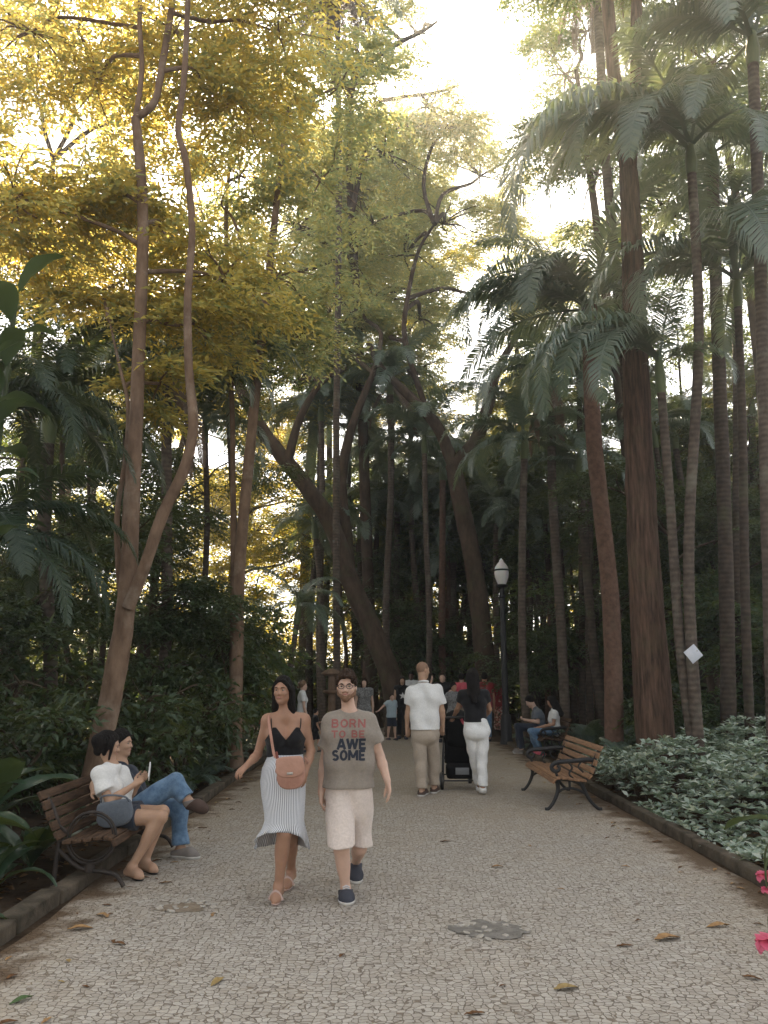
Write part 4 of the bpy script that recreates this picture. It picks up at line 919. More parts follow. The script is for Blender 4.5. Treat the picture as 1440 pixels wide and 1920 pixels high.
    def foot(s, B_, e, g=0.0, flat=True, k=.02):
        J, S = s.J, s.S; a, t = J['an_'+e], J['toe_'+e]; d = unit(t-a); fl = v3((d[0], d[1], 0)); 
        heel = a-unit(fl)*.045*S+v3((0, 0, -.045*S)) if flat else a+unit(a-J['kn_'+e])*.05*S-d*.02*S
        B_.cone(a, heel, .036*S+g, .032*S+g, .02*S); B_.cone(a, lerp(a, t, .65), .036*S+g, .03*S+g, .03*S); B_.cone(heel, lerp(heel, t, .8), .03*S+g, .034*S+g, .03*S); B_.cone(lerp(a, t, .62), t, .034*S+g, .022*S+g, .03*S)
        sd = unit(np.cross(d, (0, 0, 1)));  B_.cone(lerp(a, t, .7)+sd*.018*S-v3((0, 0, .004)), lerp(a, t, .7)-sd*.02*S-v3((0, 0, .004)), .026*S+g, .024*S+g, .02*S)
        return B_
    def hand(s, B_, e, palm, curl=.35, fine=True, grip=None):
        J, S = s.J, s.S; w, t = J['wr_'+e], J['hd_'+e]; d = unit(t-w); n = v3(palm); n = unit(n-d*n.dot(d)); sd = np.cross(d, n)
        if e == 'r': sd = -sd                                   # toward the thumb
        sd = unit(sd)*1.0; S = S*(.9 if s.f else 1.0); k = .008*S
        kn = w+d*.088*S
        if not fine:
            B_.cone(w, kn, .024*S, .028*S, .02); B_.cone(kn, kn+unit(d*.8+n*curl)*.07*S, .027*S, .014*S, .015); B_.cone(w+d*.03*S+sd*.015*S, w+d*.075*S+sd*.05*S+n*.015*S, .013*S, .01*S, .01); return B_
        offs = (.030, .011, -.009, -.028); ln = (.068, .077, .072, .056)
        for i in range(4): B_.cone(w+sd*offs[i]*.45*S, kn+sd*offs[i]*S-d*abs(i-1)*.004*S, .0165*S, .0125*S, .012*S)
        for i in range(4):
            p = kn+sd*offs[i]*S-d*abs(i-1)*.004*S; u = d.copy(); ang = 0; r = (.0098, .0102, .0098, .0086)[i]*S
            for q, f in enumerate((.46, .3, .24)):
                ang += curl*(1.0+.12*i)*(1 if q else .8); u = d*math.cos(ang)+n*math.sin(ang)+sd*(.08*(1.5-i)*math.cos(ang)); p2 = p+unit(u)*ln[i]*f*S
                B_.cone(p, p2, r*(1-.1*q), r*(.92-.1*q), k*.6); p = p2
        p = w+d*.02*S+sd*.02*S; q1 = p+unit(d*.65+sd*.75+n*.3)*.045*S; q2 = q1+unit(d*.9+sd*.3+n*.35)*.032*S; q3 = q2+unit(d*.95+n*.4)*.026*S
        B_.cone(p, q1, .016*S, .0125*S, .012*S); B_.cone(q1, q2, .0115*S, .0105*S, k); B_.cone(q2, q3, .0105*S, .0085*S, k)
        return B_
    def head(s, B_, detail=True):
        J, S = s.J, s.S; c, f, u, sd = J['head'], s.face, s.up, s.hside; a = (.93 if s.f else 1.0); H = S
        B_.ell(c+u*.03*H-f*.012*H, (.074*H*a, .094*H, .085*H), sd, u, k=.02)
        B_.ell(c-u*.022*H+f*.025*H, (.061*H*a, .066*H, .082*H), sd, u, k=.03)
        for g in (1, -1):
            B_.cone(c-u*.085*H+f*.062*H, c-u*.052*H+sd*g*.046*H*a-f*.005*H, (.019 if s.f else .024)*H, .022*H, .025)
        if detail:
            B_.cone(c+u*.012*H+f*.088*H, c-u*.022*H+f*.104*H, .0075*H, .0115*H, .01)
            for g in (1, -1):
                B_.cone(c-u*.027*H+f*.092*H, c-u*.028*H+f*.09*H+sd*g*.013*H, .008*H, .0075*H, .006)
                B_.cone(c+u*.03*H+f*.083*H+sd*g*.012*H, c+u*.027*H+f*.068*H+sd*g*.045*H, .0095*H, .009*H, .012)
                B_.ell(c+u*.008*H+f*.093*H+sd*g*.031*H*a, (.017*H, .012*H, .011*H), sd, u, k=.012, sub=True)
                B_.ell(c-u*.022*H+f*.068*H+sd*g*.036*H*a, (.02*H, .02*H, .018*H), sd, u, k=.02)
                B_.ell(c-u*.004*H-f*.008*H+sd*g*.075*H*a, (.009*H, .019*H, .031*H), sd, u, k=.006)
            B_.cone(c-u*.054*H+f*.087*H+sd*.016*H, c-u*.054*H+f*.087*H-sd*.016*H, .0085*H, .0085*H, .01)
            B_.ell(c-u*.09*H+f*.075*H, (.017*H, .014*H, .013*H), sd, u, k=.015)
        n = J['neck']; B_.cone(n-s.ax*.02*S, c-u*.06*H-f*.022*H, (.05 if s.f else .058)*S, (.044 if s.f else .053)*S, .03)
        return B_
    def body(s, m, h, label, palm_l, palm_r, curl=(.35, .35), fine=True, detail=True, shoes=(False, False), flat=(True, True), group=None, hands=(True, True)):
        B_ = Body(); s.torso(B_); s.head(B_, detail)
        for i, e in enumerate(('l', 'r')):
            s.arm(B_, e); s.leg(B_, e); s.hand(B_, e, (palm_l, palm_r)[i], curl[i], fine); s.foot(B_, e, -.004 if shoes[i] else 0, flat[i])
        o = body_obj('person', B_, m, h, None, s.base, loc=tuple(s.base)); tag(o, label, 'person', group); s.o = o; s.h = h; return o
    def wear(s, name, B_, m, wr=.004, wf=24, seed=1, h=None, smooth=1, parent=None):
        return body_obj(name, B_, m, h or s.h, parent or s.o, s.base, wr, wf, seed, smooth=smooth)
    def eyes(s, brow='brown', lip=True, closed=False):
        c, f, u, sd, H = s.J['head'], s.face, s.up, s.hside, s.S; a = .93 if s.f else 1.0
        for g in (1, -1):
            R_ = Matrix((sd, f, u)).transposed()
            e = MB().ball(Vector(c+u*.009*H+f*.079*H+sd*g*.031*H*a), (.0125*H, .0085*H, .0068*H), 6, R_).build('eye', MX['eye'], s.o, off=s.base)
            MB().ball(Vector(c+u*.0085*H+f*.0845*H+sd*g*.031*H*a), (.0058*H, .0045*H, .0058*H), 6, R_).build('iris', MX['iris'], e, off=s.base)
            b = MB().tube([c+u*.026*H+f*.0945*H+sd*g*.016*H, c+u*.032*H+f*.091*H+sd*g*.032*H, c+u*.027*H+f*.08*H+sd*g*.047*H], [.0028*H, .0034*H, .0016*H], n=6, sub=3)
            b.build('eyebrow', HAIR[brow], s.o, off=s.base)
        if lip:
            MB().tube([c-u*.054*H+f*.0885*H+sd*.022*H, c-u*.052*H+f*.0965*H+sd*.007*H, c-u*.0525*H+f*.0965*H-sd*.007*H, c-u*.054*H+f*.0885*H-sd*.022*H], [.0022*H, .0046*H, .0046*H, .0022*H], n=6, sub=3).build('lips', MX['lip'], s.o, off=s.base)
    def cap(s, B_, g=.012, line=.045, back=-.06, vol=0.0):
        """scalp hair over the skull, cut along a hairline"""
        c, f, u, sd, H = s.J['head'], s.face, s.up, s.hside, s.S; a = .93 if s.f else 1.0
        cl = [(c+u*line*H+f*.06*H, unit(f*.85-u*.75)), (c+u*back*H-f*.05*H, unit(-u+f*.25))]
        B_.ell(c+u*(.033+vol*.3)*H-f*.014*H, (.074*H*a+g, .094*H+g, .085*H+g+vol), sd, u, k=.015, clip=cl); return B_
    def pt(s, x, y, z): return s.J['head']+(s.hside*x+s.face*y+s.up*z)*s.S   # head frame: own left, forward, up
def joints(Y0, **kw):
    """pixel joints -> metres; an entry is (px, py) or (px, py, dY)"""
    return {k: at(v[0], v[1], Y0+(v[2] if len(v) > 2 else 0)) for k, v in kw.items()}
def ground_feet(J):
    return J

# ---- bearded man walking toward the camera
J = joints(6.65, head=(650, 1288, -.02), neck=(655, 1334, .02), sh_l=(690, 1351, .02), sh_r=(622, 1353, 0), el_l=(712, 1418, .06), wr_l=(727, 1465, -.05), hd_l=(733, 1500, -.1),
           el_r=(608, 1430, .08), wr_r=(602, 1487, .0), hd_r=(603, 1524, -.05), hip_l=(672, 1492, .02), hip_r=(634, 1492, 0), kn_r=(640, 1590, -.22), kn_l=(674, 1590, .05), an_r=(648, 1672, -.28), an_l=(667, 1637, .48), toe_r=(651, 1700, -.42), toe_l=(668, 1664, .36))
g = gr(651, 1702); J['toe_r'] = Vector((at(651, 1700, 6.33).x, 6.33, .032)); J['an_r'] = Vector((at(648, 1672, 6.47).x, 6.47, .085))
J['toe_l'] = Vector((at(668, 1652, 6.95).x, 6.95, .03)); J['an_l'] = Vector((at(667, 1637, 7.12).x, 7.12, .13))
mb = Human(J, .985, build=.99, face=(-.07, -1, -.04), base=(at(655, 1268, 6.65).x, 6.65, 0))
mb.body(SK['light'], .0075, 'bearded man in glasses and a taupe slogan tee walking toward the camera', (0, .8, 0) if 0 else (-1, -.2, 0), (1, -.1, 0), curl=(.3, .4), shoes=(True, True))
mb.eyes('brown')
hr = Body(); mb.cap(hr, .012, .064, -.035, .018)
rg = random.Random(4)
for i in range(26):
    x = rg.uniform(-.07, .07); y = rg.uniform(-.07, .07); z = .105-.09*(abs(x)/.08)**2-.02*abs(y)/.07
    hr.cone(mb.pt(x*.9, y, z*.96), mb.pt(x*1.25+rg.uniform(-.02, .02), y+rg.uniform(-.01, .03), z+.028), .013, .006, .012)
for g_ in (1, -1):
    hr.cone(mb.pt(g_*.07, .045, .055), mb.pt(g_*.076, .022, .005), .011, .006, .012); hr.cone(mb.pt(g_*.045, .085, .083), mb.pt(g_*.01, .1, .088), .014, .012, .015)
mb.wear('hair', hr, HAIR['brown'], 0, h=.006)
bd = Body(); c_ = mb.J['head']
for g_ in (1, -1): bd.cone(mb.pt(0, .064, -.087), mb.pt(g_*.049, -.003, -.052), .028, .0262, .02); bd.cone(mb.pt(g_*.049, .0, -.052), mb.pt(g_*.064, .0, -.005), .0235, .013, .02); bd.cone(mb.pt(g_*.018, .078, -.075), mb.pt(g_*.052, .03, -.055), .022, .018, .015)
bd.cone(mb.pt(.02, .087, -.041), mb.pt(-.02, .087, -.041), .0085, .0085, .01); bd.ell(mb.pt(0, .073, -.088), (.021, .018, .018), k=.015)
bd.ell(mb.pt(0, .1, -.056), (.021, .02, .009), mb.hside, mb.up, k=.006, sub=True)
mb.wear('beard', bd, HAIR['beard'], 0, h=.0055)
# glasses
fr_ = MB()
for g_ in (1, -1):
    pts = [mb.pt(g_*.034+.0235*math.cos(t)*1.05, .108-.012*abs(math.cos(t)*.5+g_*.5), .009+.018*math.sin(t)) for t in np.linspace(0, 2*math.pi, 17)]
    fr_.tube(pts, .0026, n=6); fr_.tube([mb.pt(g_*.058, .1, .014), mb.pt(g_*.078, .04, .012), mb.pt(g_*.08, -.01, .006)], .0026, n=6)
fr_.tube([mb.pt(.011, .11, .013), mb.pt(-.011, .11, .013)], .0026, n=6)
fr_.build('glasses', MX['black_plastic'], mb.o, off=mb.base)
tee = Body(); mb.torso(tee, .019, flare=.008)
hemz = at(655, 1478, 6.6).z
for sg in (1, -1): tee.cone(mb.P+mb.hs*sg*.075+mb.ax*.03, mb.P+mb.hs*sg*.082-mb.ax*.12, .120, .126, .04)
for e in ('l', 'r'): mb.arm(tee, e, .02, .62, .018)
tee.ell(mb.J['neck']+v3((0, -.015, .035)), (.072, .075, .05), k=.01, sub=True)
tee.clip((0, 0, hemz), (0, 0, -1))
tee_o = mb.wear('t_shirt', tee, CL['taupe'], .0085, 27, 3, h=.007)
sh = Body(); mb.torso(sh, .012, upper=False)
for e in ('l', 'r'): mb.leg(sh, e, .026, .93, .016)
sh.clip((0, 0, at(655, 1478, 6.65).z+.02), (0, 0, 1))
mb.wear('shorts', sh, CL['ecru'], .013, 19, 5, h=.0075)
def shoe(H, e, m, g=.012, flat=True, sole=MX['sole'], low=.0, laces=None):
    B_ = Body(); H.foot(B_, e, g, flat); a, t = H.J['an_'+e], H.J['toe_'+e]; d = unit(t-a); zmin = min(a[2]-.08*H.S, t[2]-.03*H.S)
    nrm = unit(np.cross(np.cross(d, (0, 0, 1)), d)); 
    B_.clip(a+v3((0, 0, -.006)), unit(v3((0, 0, 1))-.25*unit(v3((d[0], d[1], 0)))))
    if flat: B_.clip((0, 0, .012), (0, 0, -1))
    o = H.wear('shoe', B_, m, 0, h=max(.006, H.h*.8))
    if sole is not None:
        S_ = Body(); H.foot(S_, e, g+.006, flat)
        if flat: S_.clip((0, 0, .03), (0, 0, 1)); S_.clip((0, 0, .002), (0, 0, -1))
        else: 
            q = a+unit(a-H.J['kn_'+e])*.06; S_.clip(q-unit(a-H.J['kn_'+e])*.012, -unit(a-H.J['kn_'+e]))
        H.wear('sole', S_, sole, 0, h=max(.006, H.h*.8), parent=o)
    if laces is not None:
        l = MB(); sd = unit(np.cross(d, (0, 0, 1)))
        for i in range(4):
            p = lerp(a, t, .3+.11*i)+v3((0, 0, .046-.006*i)); l.tube([p+sd*.026-v3((0, 0, .012)), p, p-sd*.026-v3((0, 0, .012))], .006, n=6)
        l.build('laces', laces, o, off=H.base)
    return o
shoe(mb, 'r', MX['shoe_dark'], .014, laces=MX['lace']); shoe(mb, 'l', MX['shoe_dark'], .014)
# slogan printed on the tee, laid onto the cloth; letters drawn as bold strokes in a unit box
def arc_(cx, cy, rx, ry, a0, a1, n=10): return [(cx+rx*math.cos(math.radians(a0+(a1-a0)*i/n)), cy+ry*math.sin(math.radians(a0+(a1-a0)*i/n))) for i in range(n+1)]
STROKES = {'B': [[(.1, 0), (.1, 1)], [(.1, .91), (.5, .91)]+arc_(.52, .72, .24, .19, 90, -90)+[(.1, .53)], [(.1, .53), (.55, .53)]+arc_(.56, .31, .28, .22, 90, -90)+[(.1, .09)]],
           'O': [arc_(.5, .5, .40, .41, 0, 360, 22)], 'R': [[(.1, 0), (.1, 1)], [(.1, .91), (.5, .91)]+arc_(.54, .68, .25, .23, 90, -90)+[(.1, .45)], [(.5, .45), (.84, 0)]],
           'N': [[(.1, 0), (.1, 1)], [(.12, .98), (.88, .02)], [(.9, 0), (.9, 1)]], 'T': [[(0, .91), (1, .91)], [(.5, .9), (.5, 0)]], 'E': [[(.12, 0), (.12, 1)], [(.12, .91), (.85, .91)], [(.12, .5), (.75, .5)], [(.12, .09), (.85, .09)]],
           'A': [[(.04, 0), (.47, 1)], [(.53, 1), (.96, 0)], [(.2, .3), (.8, .3)]], 'W': [[(.02, 1), (.25, .02)], [(.25, .02), (.5, .95)], [(.5, .95), (.75, .02)], [(.75, .02), (.98, 1)]],
           'S': [arc_(.5, .71, .33, .2, 30, 270, 12)[:-1]+arc_(.5, .29, .35, .21, 90, -150, 12)], 'M': [[(.08, 0), (.08, 1)], [(.1, .97), (.5, .25)], [(.5, .25), (.9, .97)], [(.92, 0), (.92, 1)]]}
def printed(lines, shirt, H, m_for):
    bm = bmesh.new(); bm.from_mesh(shirt.data); tree_ = BVHTree.FromBMesh(bm); bm.free()
    for (txt, px, py, wpx, hpx, mname, wt) in lines:
        c0 = at(px, py, 6.5); W_ = wpx*6.45/FPX; Hh = hpx*6.45/FPX; adv = [1.35 if ch in 'WM' else (.55 if ch == ' ' else 1.0) for ch in txt]; gap = .2; tot = sum(adv)+gap*(len(txt)-1); u = W_/tot; x = -W_/2; V = []; F = []; lay = 0
        def drop(p, lay):
            o = Vector((c0.x+p[0], 5.4, c0.z+p[1]))-Vector(H.base); hit = tree_.ray_cast(o, Vector((0, 1, 0)))
            return (hit[0]+Vector((0, -.0032-.00012*lay, 0))) if hit[0] else o+Vector((0, 1, 0))
        for ch, a in zip(txt, adv):
            for st in STROKES.get(ch, []):
                P_ = [(x+q[0]*a*u, (q[1]-.5)*Hh) for q in st]; t = wt*Hh/2; lay += 1
                D_ = []
                for k_ in range(len(P_)-1):                      # even steps along the stroke
                    p, q = P_[k_], P_[k_+1]; m_ = max(1, int(math.hypot(q[0]-p[0], q[1]-p[1])/.012)); D_ += [(p[0]+(q[0]-p[0])*i/m_, p[1]+(q[1]-p[1])*i/m_) for i in range(m_)]
                D_.append(P_[-1]); b0 = len(V)
                for k_, p in enumerate(D_):
                    q0, q1 = D_[max(0, k_-1)], D_[min(len(D_)-1, k_+1)]; dx, dy = q1[0]-q0[0], q1[1]-q0[1]; L_ = math.hypot(dx, dy) or 1; nx, ny = -dy/L_*t, dx/L_*t
                    V += [drop((p[0]+nx, p[1]+ny), lay), drop((p[0]-nx, p[1]-ny), lay)]
                for k_ in range(len(D_)-1): F.append((b0+2*k_, b0+2*k_+1, b0+2*k_+3, b0+2*k_+2))
            x += (a+gap)*u
        o = link('print', mk('print', V, F, smooth=True), m_for[mname], shirt); o['label'] = 'slogan line reading '+txt
PM = {'red': mat('faded_red_print', (.36, .13, .12), rough=.85), 'blue': mat('dark_blue_print', (.035, .042, .06), rough=.85)}
printed([('BORN', 653, 1357, 62, 15, 'red', .2), ('TO BE', 653, 1377, 62, 13, 'red', .2), ('AWE', 660, 1396, 54, 19, 'blue', .24), ('SOME', 654, 1417, 62, 18, 'blue', .24)], tee_o, mb, PM)

# ---- woman in black camisole and striped skirt
J = joints(6.55, head=(530, 1295, -.02), neck=(535, 1338, .02), sh_r=(502, 1351, 0), sh_l=(570, 1350, .04), el_r=(483, 1415, .03), wr_r=(462, 1436, -.14), hd_r=(446, 1452, -.2),
           el_l=(583, 1408, .05), wr_l=(572, 1450, -.12), hd_l=(556, 1474, -.19), hip_r=(515, 1462, 0), hip_l=(551, 1462, .04), kn_r=(533, 1562, -.17), kn_l=(545, 1572, .04), an_r=(521, 1665, -.2), an_l=(545, 1650, .3), toe_r=(516, 1698, -.3), toe_l=(537, 1672, .2))
J['toe_r'] = Vector((at(515, 1700, 6.32).x, 6.32, .03)); J['an_r'] = Vector((at(522, 1668, 6.42).x, 6.43, .11))
J['toe_l'] = Vector((at(537, 1672, 6.75).x, 6.72, .03)); J['an_l'] = Vector((at(546, 1650, 6.9).x, 6.88, .12))
wa = Human(J, .93, female=True, face=(-.2, -1, -.03), base=(at(533, 1268, 6.55).x, 6.55, 0))
wa.body(SK['brown'], .0075, 'dark-haired woman in black camisole and striped skirt walking beside the bearded man', (-.2, .9, .3), (.2, .5, -1), curl=(.55, .5))
wa.eyes('black')
hr = Body(); wa.cap(hr, .009, .066, -.09, .004)
for g_ in (1, -1):
    hr.cone(wa.pt(g_*.03, .07, .085), wa.pt(g_*.072, .035, .02), .013, .014, .02)
    hr.cone(wa.pt(g_*.07, .0, .0), wa.pt(g_*.066, -.03, -.13), .025, .026, .03); hr.cone(wa.pt(g_*.05, -.05, .0), wa.pt(g_*.06, -.055, -.19), .042, .036, .03)
hr.cone(wa.pt(0, -.06, .0), wa.pt(0, -.065, -.22), .05, .045, .03)
for i in range(16):
    g_ = 1 if i % 2 else -1; q_ = rg.uniform(-.06, .0); hr.cone(wa.pt(g_*rg.uniform(.055, .078), q_, .02), wa.pt(g_*rg.uniform(.06, .10), q_-.02, -rg.uniform(.14, .23)), .010, .006, .012)
wa.wear('hair', hr, HAIR['black'], .0, h=.0065)
cami = Body(); wa.torso(cami, .008)
cami.clip((0, 0, at(530, 1420, 6.5).z), (0, 0, -1))
vb = at(528, 1389, 6.42)      # low point of the neckline
for sg in (1, -1): cami.clip(Vector(vb)+Vector((0, 0, 0)), unit(wa.ax*1.0-wa.side*sg*.85-wa.fr*.12)) if 0 else None
apex = wa.C+wa.ax*(vb.z-wa.C[2])
Vc, Qc = cami.mesh(.0075); loc_ = Vc-wa.C; xs_ = loc_@wa.side; zs_ = loc_@wa.ax; ys_ = loc_@wa.fr
zl = np.where(ys_ > -.02, (vb.z-wa.C[2])+np.abs(xs_)*1.25, -.135+np.abs(xs_)*.1); zl = np.minimum(zl, -.05-np.maximum(0, np.abs(xs_)-.1)*1.6); lim = zs_ > zl
keep = ~lim[Qc].all(1); Vc = Vc.copy(); Vc -= np.where(lim, zs_-zl, 0)[:, None]*wa.ax*.8
me = mk_np('camisole', Vc-wa.base, Qc[keep], True); link('camisole', me, CL['black'], wa.o)
for sg in (1, -1):
    st_ = MB(); p0 = wa.C+wa.side*sg*.105-wa.ax*.06+wa.fr*.115; st_.tube([p0-wa.ax*.02-wa.fr*.005, wa.C+wa.side*sg*.115-wa.ax*.02+wa.fr*.085, wa.C+wa.side*sg*.115+wa.ax*.058+wa.fr*.0, wa.C+wa.side*sg*.11-wa.ax*.03-wa.fr*.09], .0045, n=6, sub=4); st_.build('shoulder_strap', CL['black'], wa.o, off=wa.base)
# skirt: fitted to mid thigh, then a flounce cut higher in front
m, N, L, p = newmat('striped_cotton'); p.inputs['Roughness'].default_value = .9; p.inputs['Specular IOR Level'].default_value = .1
uv = N.new('ShaderNodeUVMap'); sx = N.new('ShaderNodeSeparateXYZ'); L.new(uv.outputs[0], sx.inputs[0])
mm = N.new('ShaderNodeMath'); mm.operation = 'FRACT'; L.new(sx.outputs[0], mm.inputs[0]); mr = N.new('ShaderNodeValToRGB'); mr.color_ramp.interpolation = 'LINEAR'
mr.color_ramp.elements[0].position = .32; mr.color_ramp.elements[0].color = (.17, .185, .22, 1); mr.color_ramp.elements[1].position = .42; mr.color_ramp.elements[1].color = (.68, .69, .72, 1)
L.new(mm.outputs[0], mr.inputs[0]); L.new(mr.outputs[0], p.inputs['Base Color']); M['stripe'] = m
rows = [(1414, 503, 568, .40), (1440, 492, 572, .43), (1465, 489, 574, .44), (1490, 492, 574, .42), (1515, 497, 573, .40), (1535, 499, 572, .42), (1556, 492, 575, .55), (1572, 485, 577, .7), (1590, 479, 578, .85)]
nA = 72; V = []; F = []; UV = []
zf = at(527, 1549, 6.35).z
for ri, (py, xl, xr, dr) in enumerate(rows):
    a, b = at(xl, py, 6.55), at(xr, py, 6.55); cx, z = (a.x+b.x)/2, a.z; rx = (b.x-a.x)/2; ry = rx*(.7, .8, .84, .86, .9, .95, .95, .95, .95)[ri]
    for k_ in range(nA):
        th = 2*math.pi*k_/nA; fl = max(0, (ri-5)/3); ruff = 1+.07*fl*math.sin(th*7+.6)+.03*fl*math.sin(th*13)
        frontness = max(0, -math.sin(th))**.8
        zz = z if ri < 6 else z+(max(z, at(527, 1545+ (ri-5)*3, 6.4).z)-z)*frontness*.95
        V.append((cx+rx*math.cos(th)*ruff, (6.55, 6.53, 6.52, 6.50, 6.48, 6.47, 6.48, 6.49, 6.5)[ri]+ry*math.sin(th)*ruff, zz))
nr = len(rows)
for i in range(nr-1):
    for k_ in range(nA): F.append((i*nA+k_, (i+1)*nA+k_, (i+1)*nA+(k_+1) % nA, i*nA+(k_+1) % nA))
me = mk('skirt', [Vector(v)-Vector(wa.base) for v in V], F); ul = me.uv_layers.new(name='UVMap')
for poly in me.polygons:
    ks = [v % nA for v in poly.vertices]
    for li, vi in zip(poly.loop_indices, poly.vertices):
        k_ = vi % nA
        if max(ks) == nA-1 and min(ks) == 0 and k_ == 0: k_ = nA
        ul.data[li].uv = (k_/nA*74, vi//nA/nr)
so_ = link('skirt', me, M['stripe'], wa.o); md = so_.modifiers.new('thickness', 'SOLIDIFY'); md.thickness = .004
# sandals
for e in ('r', 'l'):
    a, t = wa.J['an_'+e], wa.J['toe_'+e]; s_ = Body(); wa.foot(s_, e, .006); s_.clip((0, 0, .022), (0, 0, 1)); s_.clip((0, 0, .003), (0, 0, -1)); so1 = wa.wear('sandal', s_, MX['sandal'], 0, h=.006)
    d = unit(t-a); b = MB(); sd_ = unit(np.cross(d, (0, 0, 1))); q = lerp(a, t, .72); b.tube([q+sd_*.045-v3((0, 0, .02)), q+v3((0, 0, .036)), q-sd_*.045-v3((0, 0, .02))], .02, n=8, sub=4, flat=.5); b.build('toe_strap', MX['sandal'], so1, off=wa.base); b = MB()
    b.tube([a+sd_*.04, a-d*.03+v3((0, 0, .01)), a-sd_*.04, a+d*.035+v3((0, 0, .01)), a+sd_*.04], .006, n=6, sub=3); b.build('strap', MX['sandal'], so1, off=wa.base)
# tan shoulder bag, carried across the body
def rounded_panel(c, w, h_, t_, R_, m, name, parent, off, bottom=.5):
    """bag body: rounded lower corners, slight bulge"""
    V = []; F = []; n = 40; L_ = []
    for k_ in range(n):
        th = 2*math.pi*k_/n; e = 2.6 if math.sin(th) < 0 else 6; x = abs(math.cos(th))**(2/e)*math.copysign(1, math.cos(th)); y = abs(math.sin(th))**(2/e)*math.copysign(1, math.sin(th)); L_.append((x*w/2*(1-.06*(y > 0)), y*h_/2))
    for (s_, d_) in ((.86, -1), (.97, -.75), (1, -.2), (1, .2), (.97, .75), (.86, 1)):
        for (x, y) in L_: V.append(Vector(c)+R_ @ Vector((x*s_, d_*t_/2, y*s_)))
    for i in range(5):
        for k_ in range(n): F.append((i*n+k_, i*n+(k_+1) % n, (i+1)*n+(k_+1) % n, (i+1)*n+k_))
    F.append(tuple(range(n-1, -1, -1))); F.append(tuple(range(5*n, 6*n)))
    return MB().add(V, F).build(name, m, parent, off=off)
bc = at(545, 1449, 6.22); R_ = Matrix.Rotation(math.radians(-4), 3, 'Y')
bag = empty('shoulder_bag', bc-Vector((0, 0, .13)), 'tan leather bag slung across the woman in the striped skirt', 'bag')
rounded_panel(bc, .215, .235, .075, R_, MX['leather'], 'bag_body', bag, bc-Vector((0, 0, .13)))
rounded_panel(bc+R_ @ Vector((0, -.042, .045)), .22, .15, .014, R_, mat('tan_leather_flap', (.48, .275, .21), (.41, .225, .165), scale=14, rough=.5, spec=.35, bump=.2), 'flap', bag, bc-Vector((0, 0, .13)))
MB().box(bc+R_ @ Vector((.0, -.052, .0)), (.045, .008, .018), R_, bev=.003).build('clasp', MX['metal'], bag, off=bc-Vector((0, 0, .13)))
sp = [bc+Vector((-.10, 0, .10)), at(514, 1415, 6.37), at(508, 1380, 6.40), at(504, 1352, 6.46), at(506, 1340, 6.53), at(512, 1345, 6.62), at(550, 1400, 6.70), at(578, 1430, 6.60), bc+Vector((.10, .02, .10))]
MB().tube(sp, .011, n=8, sub=5, flat=.35).build('strap', MX['leather'], bag, off=bc-Vector((0, 0, .13)))
MB().tube([bc+Vector((-.10, -.02, .105)), bc+Vector((-.108, -.03, .15)), bc+Vector((-.1, -.035, .13)), bc+Vector((-.09, -.04, .085))], .009, n=6, sub=4).build('tassel', MX['strap'], bag, off=bc-Vector((0, 0, .13)))
# ---- bald man in white, walking away
J = joints(11.9, head=(793, 1257), neck=(794, 1281), sh_l=(772, 1296), sh_r=(820, 1294), el_l=(765, 1335, .03), wr_l=(763, 1363, .08), hd_l=(766, 1383, .08), el_r=(829, 1333, .02), wr_r=(830, 1361, .1), hd_r=(828, 1382, .12),
           hip_l=(785, 1378), hip_r=(809, 1378), kn_l=(788, 1430, -.02), kn_r=(813, 1428, .16), an_l=(791, 1481, -.1), an_r=(814, 1471, .2), toe_l=(797, 1487, .1), toe_r=(818, 1478, .38))
J['an_l'].z = .085; J['toe_l'].z = .03; J['an_r'].z = .085; J['toe_r'].z = .03
mw = Human(J, 1.02, face=(.8, .6, -.05), base=(at(798, 1268, 11.9).x, 11.9, 0), build=1.03)
mw.body(SK['olive'], .009, 'bald man in white short-sleeved shirt and khaki trousers walking away', (-.5, .8, 0), (.5, .8, 0), shoes=(True, True))
c_ = mw.J['head']; st_ = Body(); mw.cap(st_, .003, .058, -.03); mw.wear('hair', st_, mat('cropped_hair', (.27, .165, .11), rough=.7), 0, h=.007)
tb = Body(); mw.torso(tb, .022, flare=.012)
for sg in (1, -1): tb.cone(mw.P+mw.hs*sg*.075+mw.ax*.03, mw.P+mw.hs*sg*.085-mw.ax*.10, .128, .134, .04)
for e in ('l', 'r'): mw.arm(tb, e, .024, .66, .016)
tb.clip((0, 0, at(795, 1368, 11.9).z), (0, 0, -1)); mw.wear('shirt', tb, CL['white'], .011, 21, 8, h=.009)
cc_ = lerp(mw.J['neck'], c_, .1); cu_ = unit(c_-mw.J['neck']); cx_ = unit(np.cross(cu_, (0, 1, 0))); cy_ = np.cross(cu_, cx_)
MB().tube([cc_+(cx_*math.cos(t)+cy_*math.sin(t))*.066+cu_*.012*math.sin(t) for t in np.linspace(0, 2*math.pi, 25)], .017, n=8).build('collar', CL['white'], mw.o, off=mw.base)
def trousers(H, m, frac=1.93, g=.016, cuff=.02, wr=.009, top=None, h=None, seed=4, horiz=True):
    B_ = Body(); H.torso(B_, .012, upper=False)
    for e in ('l', 'r'): H.leg(B_, e, g, frac, cuff, horiz)
    if top is not None: B_.clip((0, 0, top), (0, 0, 1))
    return H.wear('trousers', B_, m, wr, 26, seed, h=h)
trousers(mw, CL['khaki'], 1.92, .02, .022, top=at(795, 1360, 11.9).z)
for e in ('l', 'r'): shoe(mw, e, MX['shoe_brown'], .014)

